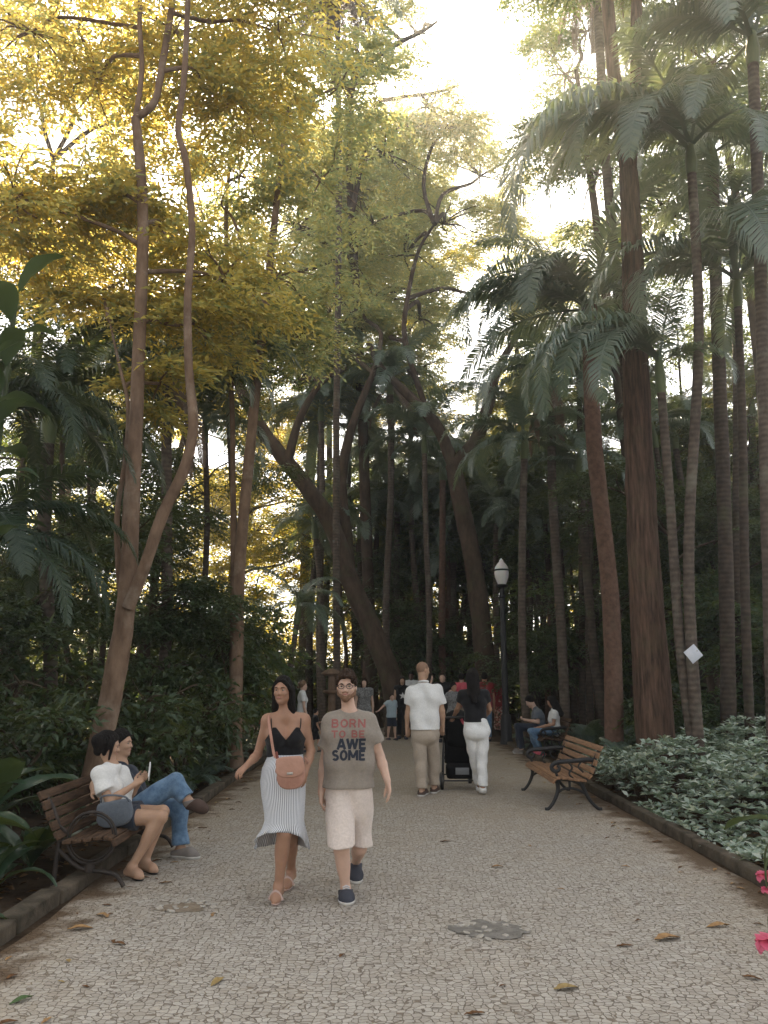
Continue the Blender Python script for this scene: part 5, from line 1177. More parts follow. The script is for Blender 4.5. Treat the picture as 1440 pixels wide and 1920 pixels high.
# ---- long-haired woman in black tee and white trousers pushing the stroller
J = joints(12.05, head=(885, 1270), neck=(887, 1291), sh_l=(867, 1302), sh_r=(909, 1302), el_l=(859, 1327, .12), wr_l=(851, 1343, .36), hd_l=(846, 1350, .46), el_r=(918, 1330, .1), wr_r=(908, 1346, .36), hd_r=(899, 1351, .46),
           hip_l=(883, 1372), hip_r=(905, 1372), kn_l=(890, 1424, .1), kn_r=(903, 1424, -.02), an_l=(899, 1472, .25), an_r=(905, 1470, -.12), toe_l=(900, 1480, .42), toe_r=(905, 1485, .02))
J['an_l'].z = .085; J['toe_l'].z = .03; J['an_r'].z = .12; J['toe_r'].z = .028
wb = Human(J, .96, female=True, face=(-.1, 1, -.12), base=(at(895, 1268, 12.05).x, 12.05, 0), build=1.06)
wb.body(SK['tan'], .009, 'long-haired woman in black tee and white trousers pushing a stroller', (.2, .2, -1), (-.2, .2, -1), curl=(.9, .9), shoes=(True, True))
hr = Body(); wb.cap(hr, .015, .06, -.09, .012); hr.cone(wb.pt(0, -.06, .02), wb.pt(0, -.085, -.14), .085, .075, .03); hr.cone(wb.pt(0, -.085, -.14), wb.pt(.01, -.11, -.36), .075, .045, .03)
for g_ in (1, -1): hr.cone(wb.pt(g_*.06, -.03, .0), wb.pt(g_*.06, -.08, -.26), .04, .035, .03)
wb.wear('hair', hr, HAIR['black'], .003, 50, h=.009)
tb = Body(); wb.torso(tb, .015, flare=.0)
for sg in (1, -1): tb.cone(wb.P+wb.hs*sg*.07+wb.ax*.03, wb.P+wb.hs*sg*.082-wb.ax*.03, .118, .122, .04)
for e in ('l', 'r'): wb.arm(tb, e, .018, .5, .008)
tb.clip((0, 0, at(890, 1354, 12).z), (0, 0, -1)); wb.wear('t_shirt', tb, CL['black'], .005, 20, 8)
trousers(wb, CL['white'], 1.97, .012, .024, top=at(890, 1345, 12.05).z, seed=9)
for e in ('l', 'r'): shoe(wb, e, CL['white'], .012)

# ---- the couple seated on the left bench
J = joints(7.25, head=(203, 1399, -.02), neck=(211, 1433), sh_r=(187, 1455, -.14), sh_l=(229, 1449, .16), el_r=(205, 1503, -.2), wr_r=(252, 1471, -.1), hd_r=(274, 1456, -.03), el_l=(242, 1494, .2), wr_l=(262, 1466, .08), hd_l=(277, 1450, .02),
           hip_r=(222, 1533, -.1), hip_l=(231, 1526, .14), kn_r=(302, 1532, -.13), kn_l=(305, 1522, .1), an_r=(247, 1617, -.16), toe_r=(266, 1640, -.22), an_l=(272, 1610, .06), toe_l=(293, 1630, .0))
for e in ('r', 'l'): J['toe_'+e].z = .035; J['an_'+e].z = .1
wc = Human(J, .93, female=True, face=(.93, .35, -.22), base=(J['hip_r'].x, 7.25, 0))
wc.body(SK['olive'], .0075, 'woman in white tee with black bun sitting on the left bench, looking at a phone', (.3, .4, .6), (.3, -.3, .8), curl=(.75, .7))
wc.eyes('black')
hr = Body(); wc.cap(hr, .014, .06, -.07, .008)
hr.cone(wc.pt(0, -.06, .04), wc.pt(0, -.10, .03), .085, .06, .03); hr.cone(wc.pt(.0, -.07, -.03), wc.pt(0, -.075, -.06), .055, .04, .03)
for g_ in (1, -1): hr.cone(wc.pt(g_*.074, .03, .03), wc.pt(g_*.07, .035, -.11), .016, .01, .02); hr.cone(wc.pt(g_*.066, -.02, .02), wc.pt(g_*.058, -.02, -.07), .03, .018, .02)
wc.wear('hair', hr, HAIR['black'], 0, h=.007)
tb = Body(); wc.torso(tb, .02)
for e in ('l', 'r'): wc.arm(tb, e, .026, .6, .02)
tb.ell(wc.J['neck']+wc.fr*.03+v3((0, 0, .03)), (.075, .08, .05), k=.01, sub=True)
tb.clip(lerp(wc.P, wc.C, .06), -wc.ax); wc.wear('t_shirt', tb, CL['white'], .011, 26, 11, h=.008)
sb = Body(); wc.torso(sb, .014, upper=False)
for e in ('l', 'r'): wc.leg(sb, e, .02, .45, .014, horiz=False)
wc.wear('shorts', sb, CL['navy'], .004, 26, 2, h=.008)
for e in ('l', 'r'):
    s_ = Body(); wc.foot(s_, e, .005); s_.clip((0, 0, .024), (0, 0, 1)); s_.clip((0, 0, .003), (0, 0, -1)); wc.wear('sandal', s_, MX['black_plastic'], 0, h=.006)
ph = (wc.J['hd_r']+wc.J['hd_l'])/2+v3((.02, 0, .03)); R_ = Matrix.Rotation(math.radians(-35), 3, 'Y') @ Matrix.Rotation(.1, 3, 'Z')
pb = MB().box((0, 0, 0), (.075, .008, .15), Matrix.Identity(3), bev=.003); 
pho = empty('phone', ph, 'white phone held up by the woman on the left bench', 'phone'); pho.rotation_euler = (0, math.radians(38), math.radians(100))
MB().box((0, 0, 0), (.072, .009, .145), bev=.0035).build('case', MX['white_plastic'], pho); MB().box((0, .0052, 0), (.064, .002, .128)).build('screen', MX['black_plastic'], pho, smooth=False)
J = joints(7.85, head=(228, 1394, .0), neck=(226, 1428), sh_r=(212, 1452, -.14), sh_l=(243, 1449, .2), el_r=(178, 1470, -.32), wr_r=(176, 1484, -.62), hd_r=(196, 1488, -.72), el_l=(262, 1490, .18), wr_l=(295, 1481, .02), hd_l=(312, 1478, -.06),
           hip_r=(256, 1513, -.1), hip_l=(262, 1508, .14), kn_r=(329, 1466, -.1), kn_l=(337, 1514, .1), an_r=(352, 1500, -.14), toe_r=(384, 1517, -.2), an_l=(338, 1592, .05), toe_l=(368, 1605, .0))
J['toe_l'].z = .03; J['an_l'].z = .09
md_ = Human(J, .99, face=(1, -.12, -.05), base=(J['hip_r'].x, 7.85, 0))
md_.body(SK['olive'], .008, 'man in jeans with legs crossed, his arm around the woman on the left bench', (0, 0, -1), (.6, -.3, -.8), curl=(.5, .5), shoes=(True, True), flat=(True, False))
md_.eyes('black'); hr = Body(); md_.cap(hr, .012, .06, -.03, .01); md_.wear('hair', hr, HAIR['black'], .002, 70, h=.008)
tb = Body(); md_.torso(tb, .018)
for e in ('l', 'r'): md_.arm(tb, e, .024, .7, .014)
md_.wear('t_shirt', tb, CL['navy'], .006, 22, 13, h=.009)
trousers(md_, CL['jeans'], 1.9, .018, .02, wr=.011, horiz=False, seed=6, h=.0085)
shoe(md_, 'l', MX['shoe_grey'], .013); shoe(md_, 'r', MX['shoe_grey'], .01, flat=False, sole=MX['shoe_brown'])
bg = empty('handbag', at(214, 1548, 7.04), 'dark navy handbag lying on the left bench against the woman in white', 'bag')
bcc = Vector(at(214, 1548, 7.04)); rounded_panel(bcc+Vector((0, 0, .095)), .30, .21, .1, Matrix.Rotation(math.radians(-8), 3, 'Y') @ Matrix.Rotation(math.radians(8), 3, 'Z'), CL['grey'], 'bag_body', bg, bcc)
MB().tube([bcc+Vector((-.12, 0, .17)), bcc+Vector((-.1, -.05, .235)), bcc+Vector((0, -.07, .25)), bcc+Vector((.1, -.05, .23)), bcc+Vector((.12, 0, .17))], .008, n=6, sub=5).build('handle', CL['grey'], bg, off=bcc)

# ---- the pair seated further along on the right
J = joints(18.2, head=(994, 1316), neck=(1002, 1327), sh_l=(1010, 1336, -.18), sh_r=(1004, 1336, .18), el_l=(1009, 1354, -.2), wr_l=(984, 1350, -.08), hd_l=(975, 1346, -.03), el_r=(1002, 1354, .2), wr_r=(982, 1349, .08), hd_r=(974, 1346, .02),
           hip_l=(1014, 1366, -.1), hip_r=(1014, 1366, .1), kn_l=(972, 1363, -.12), kn_r=(970, 1362, .12), an_l=(979, 1407, -.12), an_r=(976, 1404, .12), toe_l=(966, 1412, -.14), toe_r=(964, 1409, .12))
for e in ('l', 'r'): J['an_'+e].z = .085; J['toe_'+e].z = .03
mg = Human(J, .98, face=(-.85, 0, -.55), base=(J['hip_l'].x, 18.2, 0)); mg.body(SK['light'], .012, 'man in slate tee bent over his phone, seated beyond the slatted bench', (-.3, .5, .7), (-.3, -.5, .7), curl=(.8, .8), shoes=(True, True))
hr = Body(); mg.cap(hr, .014, .055, -.03, .014); mg.wear('hair', hr, HAIR['black'], 0)
tb = Body(); mg.torso(tb, .02); [mg.arm(tb, e, .024, .62, .014) for e in ('l', 'r')]; mg.wear('t_shirt', tb, CL['grey'], .005, 20, 2)
trousers(mg, CL['navy'], 1.93, .016, .02, horiz=False); shoe(mg, 'l', MX['shoe_grey'], .014); shoe(mg, 'r', MX['shoe_grey'], .014)
pq = (mg.J['hd_l']+mg.J['hd_r'])/2+v3((-.02, 0, .03)); po = empty('phone', pq, 'phone in the hands of the man in the slate tee', 'phone'); po.rotation_euler = (0, math.radians(-40), math.radians(90)); MB().box((0, 0, 0), (.07, .009, .14), bev=.003).build('case', MX['black_plastic'], po)
J = joints(17.5, head=(1034, 1316), neck=(1039, 1327), sh_l=(1040, 1338, -.16), sh_r=(1036, 1338, .16), el_l=(1038, 1358, -.19), wr_l=(1012, 1364, -.1), hd_l=(1002, 1366, -.05), el_r=(1030, 1360, .18), wr_r=(1008, 1364, .06), hd_r=(1000, 1366, .0),
           hip_l=(1044, 1370, -.09), hip_r=(1042, 1370, .1), kn_l=(998, 1372, -.1), kn_r=(995, 1371, .1), an_l=(1016, 1402, -.1), an_r=(1008, 1406, .1), toe_l=(1006, 1411, -.12), toe_r=(998, 1414, .08))
J['an_l'].z = .1; J['toe_l'].z = .035; J['an_r'].z = .09; J['toe_r'].z = .03
wg = Human(J, .9, female=True, face=(-.9, .2, -.35), base=(J['hip_l'].x, 17.5, 0)); wg.body(SK['tan'], .012, 'girl with long black hair, white tee and jeans seated beside the man in slate', (-.3, .5, .7), (-.3, -.5, .7), shoes=(True, True))
hr = Body(); wg.cap(hr, .018, .05, -.09, .01); hr.cone(wg.pt(0, -.05, 0), wg.pt(0, -.09, -.32), .085, .07, .03); hr.cone(wg.pt(.06, -.0, 0), wg.pt(.08, -.02, -.32), .04, .045, .03); wg.wear('hair', hr, HAIR['black'], .003, 60)
tb = Body(); wg.torso(tb, .02); [wg.arm(tb, e, .022, .55, .012) for e in ('l', 'r')]; wg.wear('t_shirt', tb, CL['white'], .005, 20, 2)
trousers(wg, CL['jeans'], 1.92, .012, .008, horiz=False); shoe(wg, 'l', CL['pink'], .012); shoe(wg, 'r', CL['pink'], .012)

# ---- people further along the path
def stand(x, y, H, ang, arms=('down', 'down'), stride=.0, lean=0.0, face=None):
    """standing or walking figure; ang = heading in degrees, 0 looks away from the camera (+Y), 180 looks at it"""
    a = math.radians(ang); f = v3((math.sin(a)*-1 if 0 else math.sin(a), math.cos(a), 0)); z = v3((0, 0, 1)); l = np.cross(z, f); o = v3((x, y, 0)); J = {}
    J['neck'] = o+z*.85*H+f*lean*.6; J['head'] = o+z*.928*H+f*(.015+lean)
    for e, sg in (('l', 1), ('r', -1)):
        st = stride*sg; s_ = o+z*.815*H+l*sg*.1*H; J['sh_'+e] = s_
        m = arms[0 if sg > 0 else 1]
        if m == 'down': J['el_'+e] = s_-z*.185*H+l*sg*.03*H-f*st*.25; J['wr_'+e] = J['el_'+e]-z*.145*H+f*(.03-st*.3); J['hd_'+e] = J['wr_'+e]-z*.1*H+f*.01
        elif m == 'face': J['el_'+e] = s_-z*.09*H+l*sg*.10*H+f*.1*H; J['wr_'+e] = J['el_'+e]+z*.15*H-l*sg*.05*H+f*.02*H; J['hd_'+e] = J['wr_'+e]+z*.08*H-l*sg*.03
        elif m == 'hip': J['el_'+e] = s_-z*.16*H+l*sg*.09*H-f*.04*H; J['wr_'+e] = J['el_'+e]-z*.09*H-l*sg*.06*H+f*.1*H; J['hd_'+e] = J['wr_'+e]-l*sg*.05-z*.04
        elif m == 'fwd': J['el_'+e] = s_-z*.14*H+l*sg*.02*H+f*.07*H; J['wr_'+e] = J['el_'+e]+f*.13*H+z*.02; J['hd_'+e] = J['wr_'+e]+f*.09+z*.02
        elif m == 'side': J['el_'+e] = s_-z*.10*H+l*sg*.13*H; J['wr_'+e] = J['el_'+e]-z*.08*H+l*sg*.1*H; J['hd_'+e] = J['wr_'+e]+l*sg*.07-z*.03
        J['hip_'+e] = o+z*.52*H+l*sg*.048*H; J['kn_'+e] = o+z*.285*H+l*sg*.05*H+f*(st*.5+.02); J['an_'+e] = o+z*.05*H+l*sg*.05*H+f*(st*.9); J['toe_'+e] = J['an_'+e]+f*.14*H*.6-z*.032*H
    return J, f
def passer(label, px, y, H, ang, sk, hair, hm, top, tm, bottom, bm_, arms=('down', 'down'), stride=.12, female=False, sleeve=.5, frac=1.93, hemk=.12, face=None, group=None, h=.017, build=1.0, shoe_m=None):
    x = at(px, 1300, y).x; J, f = stand(x, y, H, ang, arms, stride); S = H/1.75
    p = Human(J, S, female, build, face=face, base=(x, y, 0)); p.body(SK[sk], h, label, (0, .3, 1), (0, .3, 1), fine=False, detail=True, shoes=(True, True), group=group)
    hr = Body(); p.cap(hr, .013, .055, -.04, .008)
    if hair == 'long':
        hr.cone(p.pt(0, -.05, .02), p.pt(0, -.075, -.2), .08, .06, .03)
        for g_ in (1, -1): hr.cone(p.pt(g_*.07, .01, .03), p.pt(g_*.075, .02, -.18), .022, .022, .03)
    elif hair == 'tied': hr.cone(p.pt(0, -.09, .05), p.pt(0, -.13, -.02), .04, .03, .02)
    p.wear('hair', hr, HAIR[hm], 0, h=.013)
    if top:
        tb = Body(); p.torso(tb, .02*S)
        for sg in (1, -1): tb.cone(p.P+p.hs*sg*.07*S+p.ax*.03, p.P+p.hs*sg*.08*S-p.ax*hemk*.6*S, .118*S, .124*S, .04)
        if sleeve: [p.arm(tb, e, .022*S, sleeve, .012*S) for e in ('l', 'r')]
        tb.clip(p.P-p.ax*hemk*.5*S, -p.ax); p.top = p.wear(top, tb, CL[tm] if isinstance(tm, str) else tm, .004, 20, 3, h=.014)
    if bottom == 'skirt':
        B_ = Body(); B_.cone(p.P+p.ax*.1*S, p.P-p.ax*.72*S, .125*S, .23*S, .02, [(p.P-p.ax*.72*S, -p.ax)]); p.wear('skirt', B_, bm_, .01, 14, 2, h=.014)
    elif bottom:
        B_ = Body(); p.torso(B_, .012*S, upper=False); [p.leg(B_, e, .017*S, frac, .018*S) for e in ('l', 'r')]; p.wear(bottom, B_, CL[bm_] if isinstance(bm_, str) else bm_, .004, 22, 4, h=.014)
    for e in ('l', 'r'): shoe(p, e, shoe_m or MX['shoe_dark'], .012, sole=None)
    return p
ws = passer('woman in black sleeveless top with a white star, sunglasses on her head', 754, 22.2, 1.64, 176, 'olive', 'long', 'brown', 'tank_top', 'black', 'trousers', 'black', female=True, sleeve=0)
sv = [];  Rr = .1
for i in range(10):
    r_ = Rr if i % 2 == 0 else Rr*.42; a = math.pi/2+i*math.pi/5; sv.append((math.cos(a)*r_, math.sin(a)*r_))
cz = ws.C-ws.ax*.2; c0 = cz+ws.fr*.175
mbs = MB(); mbs.add([Vector((c0[0]-x, c0[1]-.006, c0[2]+z)) for x, z in sv]+[Vector((c0[0]-x, c0[1]+.006, c0[2]+z)) for x, z in sv], [tuple(range(10)), tuple(range(19, 9, -1))]+[(i, (i+1) % 10, 10+(i+1) % 10, 10+i) for i in range(10)])
mbs.build('star_print', CL['white'], ws.top, smooth=False, off=ws.base)
sg_ = MB()
for g_ in (1, -1): sg_.ball(ws.pt(g_*.035, .06, .105), (.026, .012, .02), 6)
sg_.build('sunglasses', MX['black_plastic'], ws.o, off=ws.base)
passer('boy in pale blue tee and dark shorts beside the woman with the star top', 734, 21.8, 1.2, 150, 'light', 'short', 'brown', 't_shirt', 'lightblue', 'shorts', 'navy', arms=('down', 'side'), sleeve=.6, frac=.95, stride=.1)
passer('man in white shirt, mostly hidden by the bald man', 771, 24.5, 1.78, 180, 'dark', 'short', 'black', 'shirt', 'white', 'trousers', 'grey', sleeve=.6)
passer('dark-haired man in black tee raising a hand to his face', 830, 21.0, 1.74, 190, 'light', 'short', 'brown', 't_shirt', 'black', 'trousers', 'black', arms=('fwd', 'face'), sleeve=.5)
passer('small woman in grey marl top between the two groups', 850, 19.5, 1.5, 150, 'tan', 'tied', 'black', 't_shirt', 'greystripe', 'trousers', 'navy', arms=('fwd', 'side'), female=True, sleeve=.6)
passer('person in pink and white top seen past the stroller woman', 866, 22.6, 1.72, 20, 'light', 'short', 'black', 't_shirt', 'pink', 'trousers', 'khaki', sleeve=.6)
passer('man in red tee behind the woman with the stroller', 909, 21.5, 1.74, 10, 'tan', 'short', 'black', 't_shirt', 'red', 'trousers', 'jeans', sleeve=.6)
floral = mat('floral_cotton', (.55, .5, .42), (.04, .09, .05), scale=16, rough=.9, spec=.1)
e_ = [n for n in floral.node_tree.nodes if n.type == 'VALTORGB'][0].color_ramp; e_.elements[0].position = .42; q = e_.elements.new(.5); q.color = (.45, .05, .06, 1); e_.elements[-1].position = .56
passer('woman in red top and long floral skirt left of the lamp post', 937, 23.2, 1.68, 8, 'light', 'long', 'light', 'tank_top', 'red', 'skirt', floral, arms=('hip', 'down'), female=True, sleeve=0)
passer('woman in white tee with dark glasses walking right, beyond the striped skirt', 567, 18.2, 1.55, 80, 'light', 'tied', 'light', 't_shirt', 'white', 'trousers', 'black', female=True, sleeve=.55, hemk=.02)
passer('small child in dark clothes beside the woman in white tee', 592, 18.4, .93, 75, 'tan', 'short', 'black', 't_shirt', 'black', 'shorts', 'black', sleeve=.6, frac=.95, arms=('fwd', 'down'))
passer('child in dark red top far left behind the shrubs', 493, 19.6, 1.12, 90, 'tan', 'short', 'black', 't_shirt', mat('dull_red_cotton', (.28, .06, .05), rough=.9), 'trousers', 'navy', sleeve=.8)
passer('woman in black and white striped top behind the bearded man', 683, 20.2, 1.6, 185, 'light', 'long', 'brown', 't_shirt', 'greystripe', 'trousers', 'black', female=True, sleeve=.4)
passer('figure in grey teal top far off among the plants on the right', 1098, 25.5, 1.68, 200, 'tan', 'short', 'brown', 't_shirt', 'teal', 'trousers', 'khaki', sleeve=.6)
# ------------------------------------------------------------ benches, lamp, stroller, sign
M['slat'] = mat('weathered_bench_slat', (.33, .185, .10), (.17, .095, .055), scale=9, rough=.6, spec=.3, bump=.3, stretch=(6, .6, 6), detail=6)
M['slat_old'] = mat('old_bench_slat', (.12, .072, .045), (.05, .032, .022), scale=9, rough=.8, spec=.2, bump=.4, stretch=(6, .6, 6), detail=6)
M['iron'] = mat('black_cast_iron', (.022, .022, .024), (.012, .012, .013), scale=20, rough=.5, spec=.4, bump=.3)
M['rust_iron'] = mat('brown_cast_iron', (.05, .038, .032), (.022, .018, .016), scale=20, rough=.6, spec=.35, bump=.3)
def bench(name, label, x, y, length, face, style, slat, iron, rz=0.0, htop=.76):
    """local axes: +u from the front edge to the back, length along Y; face=-1 looks to -X, +1 to +X"""
    root = empty(name, (x, y, 0), label, 'bench', rz=rz); sgn = -face
    def pt(u, v, z): return Vector((sgn*u, v, z))
    def slats(prof, nm):
        b = MB()
        for (u, z, w, tilt) in prof:
            b.box(pt(u, 0, z), (w, length, .028), Matrix.Rotation(sgn*math.radians(-tilt), 3, 'Y'), bev=.006)
        return b.build(nm, slat, root)
    slats([(.005, .365, .06, 62), (.055, .398, .07, 10), (.135, .398, .07, -3), (.215, .388, .07, -8), (.295, .378, .07, -8), (.375, .37, .07, -3)], 'seat')
    k = (htop-.47)/.29
    slats([(.46, .415, .07, 52), (.50, .47+.02*k, .075, 66), (.54, .47+.11*k, .075, 70), (.575, .47+.2*k, .075, 72), (.615, .47+.285*k, .07, 60)], 'backrest')
    for e in (-1, 1):
        v = e*(length/2-.12); f = MB()
        if style == 'scroll':
            f.tube([pt(.0, v, .35), pt(.03, v, .375), pt(.13, v, .378), pt(.25, v, .365), pt(.38, v, .345), pt(.45, v, .38), pt(.5, v, .47), pt(.56, v, .47+.17*k), pt(.63, v, htop)], .02, n=8, sub=3)
            f.tube([pt(.06, v, .36), pt(.07, v, .25), pt(.02, v, .12), pt(-.05, v, .03), pt(-.1, v, .015)], [.028, .026, .022, .02, .026], n=8, sub=4)
            f.tube([pt(.36, v, .34), pt(.4, v, .25), pt(.47, v, .12), pt(.56, v, .03), pt(.61, v, .015)], [.028, .026, .022, .02, .026], n=8, sub=4)
            f.tube([pt(.05, v, .2), pt(.12, v, .25), pt(.22, v, .27), pt(.32, v, .25), pt(.42, v, .2)], .016, n=8, sub=4)
            f.tube([pt(.22, v, .27), pt(.22, v, .36)], .016, n=8)
        else:
            f.tube([pt(.5, v, .02), pt(.49, v, .2), pt(.48, v, .42), pt(.55, v, .47+.17*k), pt(.63, v, htop)], .02, n=8, sub=3)
            f.tube([pt(.0, v, .37), pt(.2, v, .375), pt(.48, v, .36)], .018, n=8, sub=2)
            f.tube([pt(.48, v, .3), pt(.3, v, .16), pt(.1, v, .13), pt(.0, v, .1), pt(-.06, v, .02)], .018, n=8, sub=4)
            f.tube([pt(.22, v, .2), pt(.22, v, .13)], .04, n=8)
        fo = f.build('iron_frame', iron, root); a = MB()
        if style == 'scroll':
            a.tube([pt(.57, v, .6), pt(.46, v, .615), pt(.3, v, .6), pt(.14, v, .59), pt(.04, v, .57), pt(.0, v, .52), pt(.03, v, .475), pt(.085, v, .48), pt(.1, v, .52), pt(.07, v, .54)], [.02, .022, .022, .022, .022, .02, .018, .016, .014, .012], n=8, sub=4, flat=1.3)
            a.tube([pt(.02, v, .5), pt(.06, v, .44), pt(.07, v, .38)], .017, n=8, sub=4); a.tube([pt(.2, v, .595), pt(.26, v, .52), pt(.22, v, .44), pt(.28, v, .38)], .012, n=6, sub=4); a.tube([pt(.4, v, .61), pt(.34, v, .53), pt(.4, v, .46)], .011, n=6, sub=4)
        else:
            for rr_, th in ((.195, .012), (.172, .006)):
                a.tube([pt(.22+rr_*math.cos(t), v, .385+rr_*math.sin(t)) for t in np.linspace(0, 2*math.pi, 33)], th, n=8)
            a.tube([pt(.415, v, .42), pt(.52, v, .5)], .014, n=6)
        a.build('armrest', iron, fo)
    return root
bench('park_bench', 'slatted wooden bench with scrolled black iron ends, empty, by the green bed', 2.12, 11.45, 2.0, -1, 'scroll', M['slat'], M['iron'])
bench('park_bench', 'old bench with iron ring armrests carrying the seated couple on the left', -2.12, 7.55, 1.75, 1, 'ring', M['slat_old'], M['rust_iron'], htop=.72)
bench('park_bench', 'dark bench under the pair seated beyond the slatted bench', 3.22, 17.75, 1.7, -1, 'scroll', M['slat_old'], M['iron'])

q = gr(950, 1396); LX, LY = q.x, q.y
lp = empty('street_lamp', (LX, LY, 0), 'black lamp post with a white globe at the right edge of the path', 'street lamp')
zt = at(942, 1098, LY).z
MB().lathe([(.16, 0), (.16, .1), (.14, .14), (.14, .55), (.12, .62), (.125, .68), (.085, .74)], n=16).build('base', M['iron'], lp)
MB().lathe([(.085, .74), (.078, 1.6), (.066, zt-.35), (.06, zt-.32), (.085, zt-.3), (.085, zt-.26), (.055, zt-.24), (.05, zt-.04)], n=14).build('pole', M['iron'], lp)
MB().lathe([(.05, zt-.06), (.14, zt-.03), (.16, zt+.0), (.12, zt+.03)], n=16).build('collar', M['iron'], lp)
M['globe'] = mat('milky_glass', (.8, .8, .78), (.74, .74, .72), scale=3, rough=.25, spec=.5); M['globe'].node_tree.nodes['Principled BSDF'].inputs['Subsurface Weight'].default_value = .3
MB().lathe([(.10, zt+.02), (.135, zt+.1), (.175, zt+.22), (.187, zt+.32), (.18, zt+.38)], n=20).build('globe', M['globe'], lp)
MB().lathe([(.186, zt+.375), (.195, zt+.385), (.195, zt+.41), (.182, zt+.42)], n=20).build('ring', M['iron'], lp)
MB().lathe([(.18, zt+.415), (.165, zt+.48), (.11, zt+.56), (.06, zt+.61), (.055, zt+.64), (.03, zt+.68), (.008, zt+.71)], n=20).build('cap', M['globe'], lp)

# ---- stroller
SX, SY = at(856, 1268, 12.75).x, 12.75
st = empty('stroller', (SX, SY, 0), 'black baby stroller with storage basket pushed by the long-haired woman', 'stroller')
fab = mat('black_stroller_fabric', (.012, .012, .013), (.008, .008, .009), scale=30, rough=.9, spec=.1, bump=.2)
f = MB()
for sg in (-1, 1):
    f.tube([(sg*.22, -.33, 1.02), (sg*.22, -.22, .82), (sg*.225, .05, .5), (sg*.215, .38, .14)], .014, n=8, sub=3); f.tube([(sg*.225, -.1, .66), (sg*.24, -.22, .35), (sg*.255, -.3, .14)], .013, n=8, sub=2)
f.tube([(-.255, -.3, .13), (.255, -.3, .13)], .012, n=8); f.tube([(-.215, .38, .14), (.215, .38, .14)], .012, n=8); f.tube([(-.225, .05, .5), (.225, .05, .5)], .011, n=8)
f.build('frame', MX['black_plastic'], st)
MB().tube([(-.22, -.33, 1.02), (-.2, -.37, 1.04), (0, -.39, 1.05), (.2, -.37, 1.04), (.22, -.33, 1.02)], .019, n=8, sub=3).build('handle', MX['black_plastic'], st)
R_ = Matrix.Rotation(math.radians(16), 3, 'X')
MB().box((0, -.12, .62), (.42, .055, .56), R_, bev=.025).build('seat_back', fab, st); MB().box((0, .1, .42), (.4, .36, .06), Matrix.Rotation(-.1, 3, 'X'), bev=.025).build('seat', fab, st)
# hood: ribbed quarter dome
V = []; F = []; na, nb = 13, 9
for i in range(na):
    a = math.radians(-35+150*i/(na-1))
    for j in range(nb):
        b_ = math.radians(-90+180*j/(nb-1)); r = .34*(1+.02*math.cos(i*math.pi)); V.append((.23*math.sin(b_), .02+r*(-math.cos(a))*math.cos(b_)*.95, .8+r*math.sin(a)*(.45+.55*math.cos(b_))))
for i in range(na-1):
    for j in range(nb-1): F.append((i*nb+j, i*nb+j+1, (i+1)*nb+j+1, (i+1)*nb+j))
ho = MB().add(V, F).build('hood', fab, st); sm = ho.modifiers.new('thickness', 'SOLIDIFY'); sm.thickness = .012
b = MB(); b.box((0, -.2, .26), (.40, .26, .2), Matrix.Rotation(.08, 3, 'X'), bev=.04); bo = b.build('basket', fab, st)
MB().box((.03, -.343, .27), (.2, .008, .1), Matrix.Rotation(.08, 3, 'X'), bev=.003).build('patch', mat('grey_reflective_patch', (.23, .24, .25), rough=.5), bo)
def wheel(x, y, r):
    t = MB(); Rz = Matrix.Rotation(math.pi/2, 3, 'Y'); t.lathe([(r*.72, -.022), (r*.95, -.026), (r, -.012), (r, .012), (r*.95, .026), (r*.72, .022)], (x, y, r), 20, Rz); to = t.build('wheel', MX['black_plastic'], st)
    h_ = MB(); h_.lathe([(r*.2, -.03), (r*.68, -.018), (r*.7, 0), (r*.68, .018), (r*.2, .03)], (x, y, r), 14, Rz); h_.build('rim', CL['grey'], to)
wheel(-.275, -.3, .125); wheel(.275, -.3, .125); wheel(-.215, .4, .09); wheel(.215, .4, .09)
pk = MB().tube([(.03, -.335, 1.02), (.06, -.345, .96), (.10, -.345, .95), (.12, -.335, 1.02)], .02, n=8, sub=3).build('pink_ribbon', CL['pink'], st)

# ---- sign on the palm
c = at(1300, 1226, 11.62); sgn_ = empty('sign', c, 'blank white diamond plate fixed to the slim ringed palm trunk', 'sign'); sgn_.rotation_euler = (math.radians(4), math.radians(52), math.radians(4))
MB().box((0, 0, 0), (.205, .008, .195), bev=.003).build('plate', mat('white_enamel', (.66, .68, .74), (.55, .57, .63), scale=8, rough=.4), sgn_)
b = MB(); b.lathe([(.008, -.012), (.01, 0), (.006, .004)], (0, -.004, .07), 8, Matrix.Rotation(math.pi/2, 3, 'X')); b.build('screw', MX['metal'], sgn_)

# ---- rustic tiered bird table behind the bearded man
q = gr(621, 1392); bt = empty('bird_table', (q.x, q.y, 0), 'rustic brown tiered bird table at the edge of the wood, left of the bearded man', 'bird table'); s_ = 1.0
MB().lathe([(.16, 0), (.13, .1), (.1, .5), (.095, 1.1), (.1, 1.75)], n=12).build('post', M['bark'], bt)
MB().lathe([(.09, 1.2), (.2, 1.23), (.22, 1.27), (.21, 1.3), (.09, 1.29)], n=16).build('lower_tray', M['bark'], bt); MB().lathe([(.09, 1.66), (.26, 1.68), (.29, 1.72), (.2, 1.79), (.04, 1.84)], n=16).build('roof', M['bark'], bt)

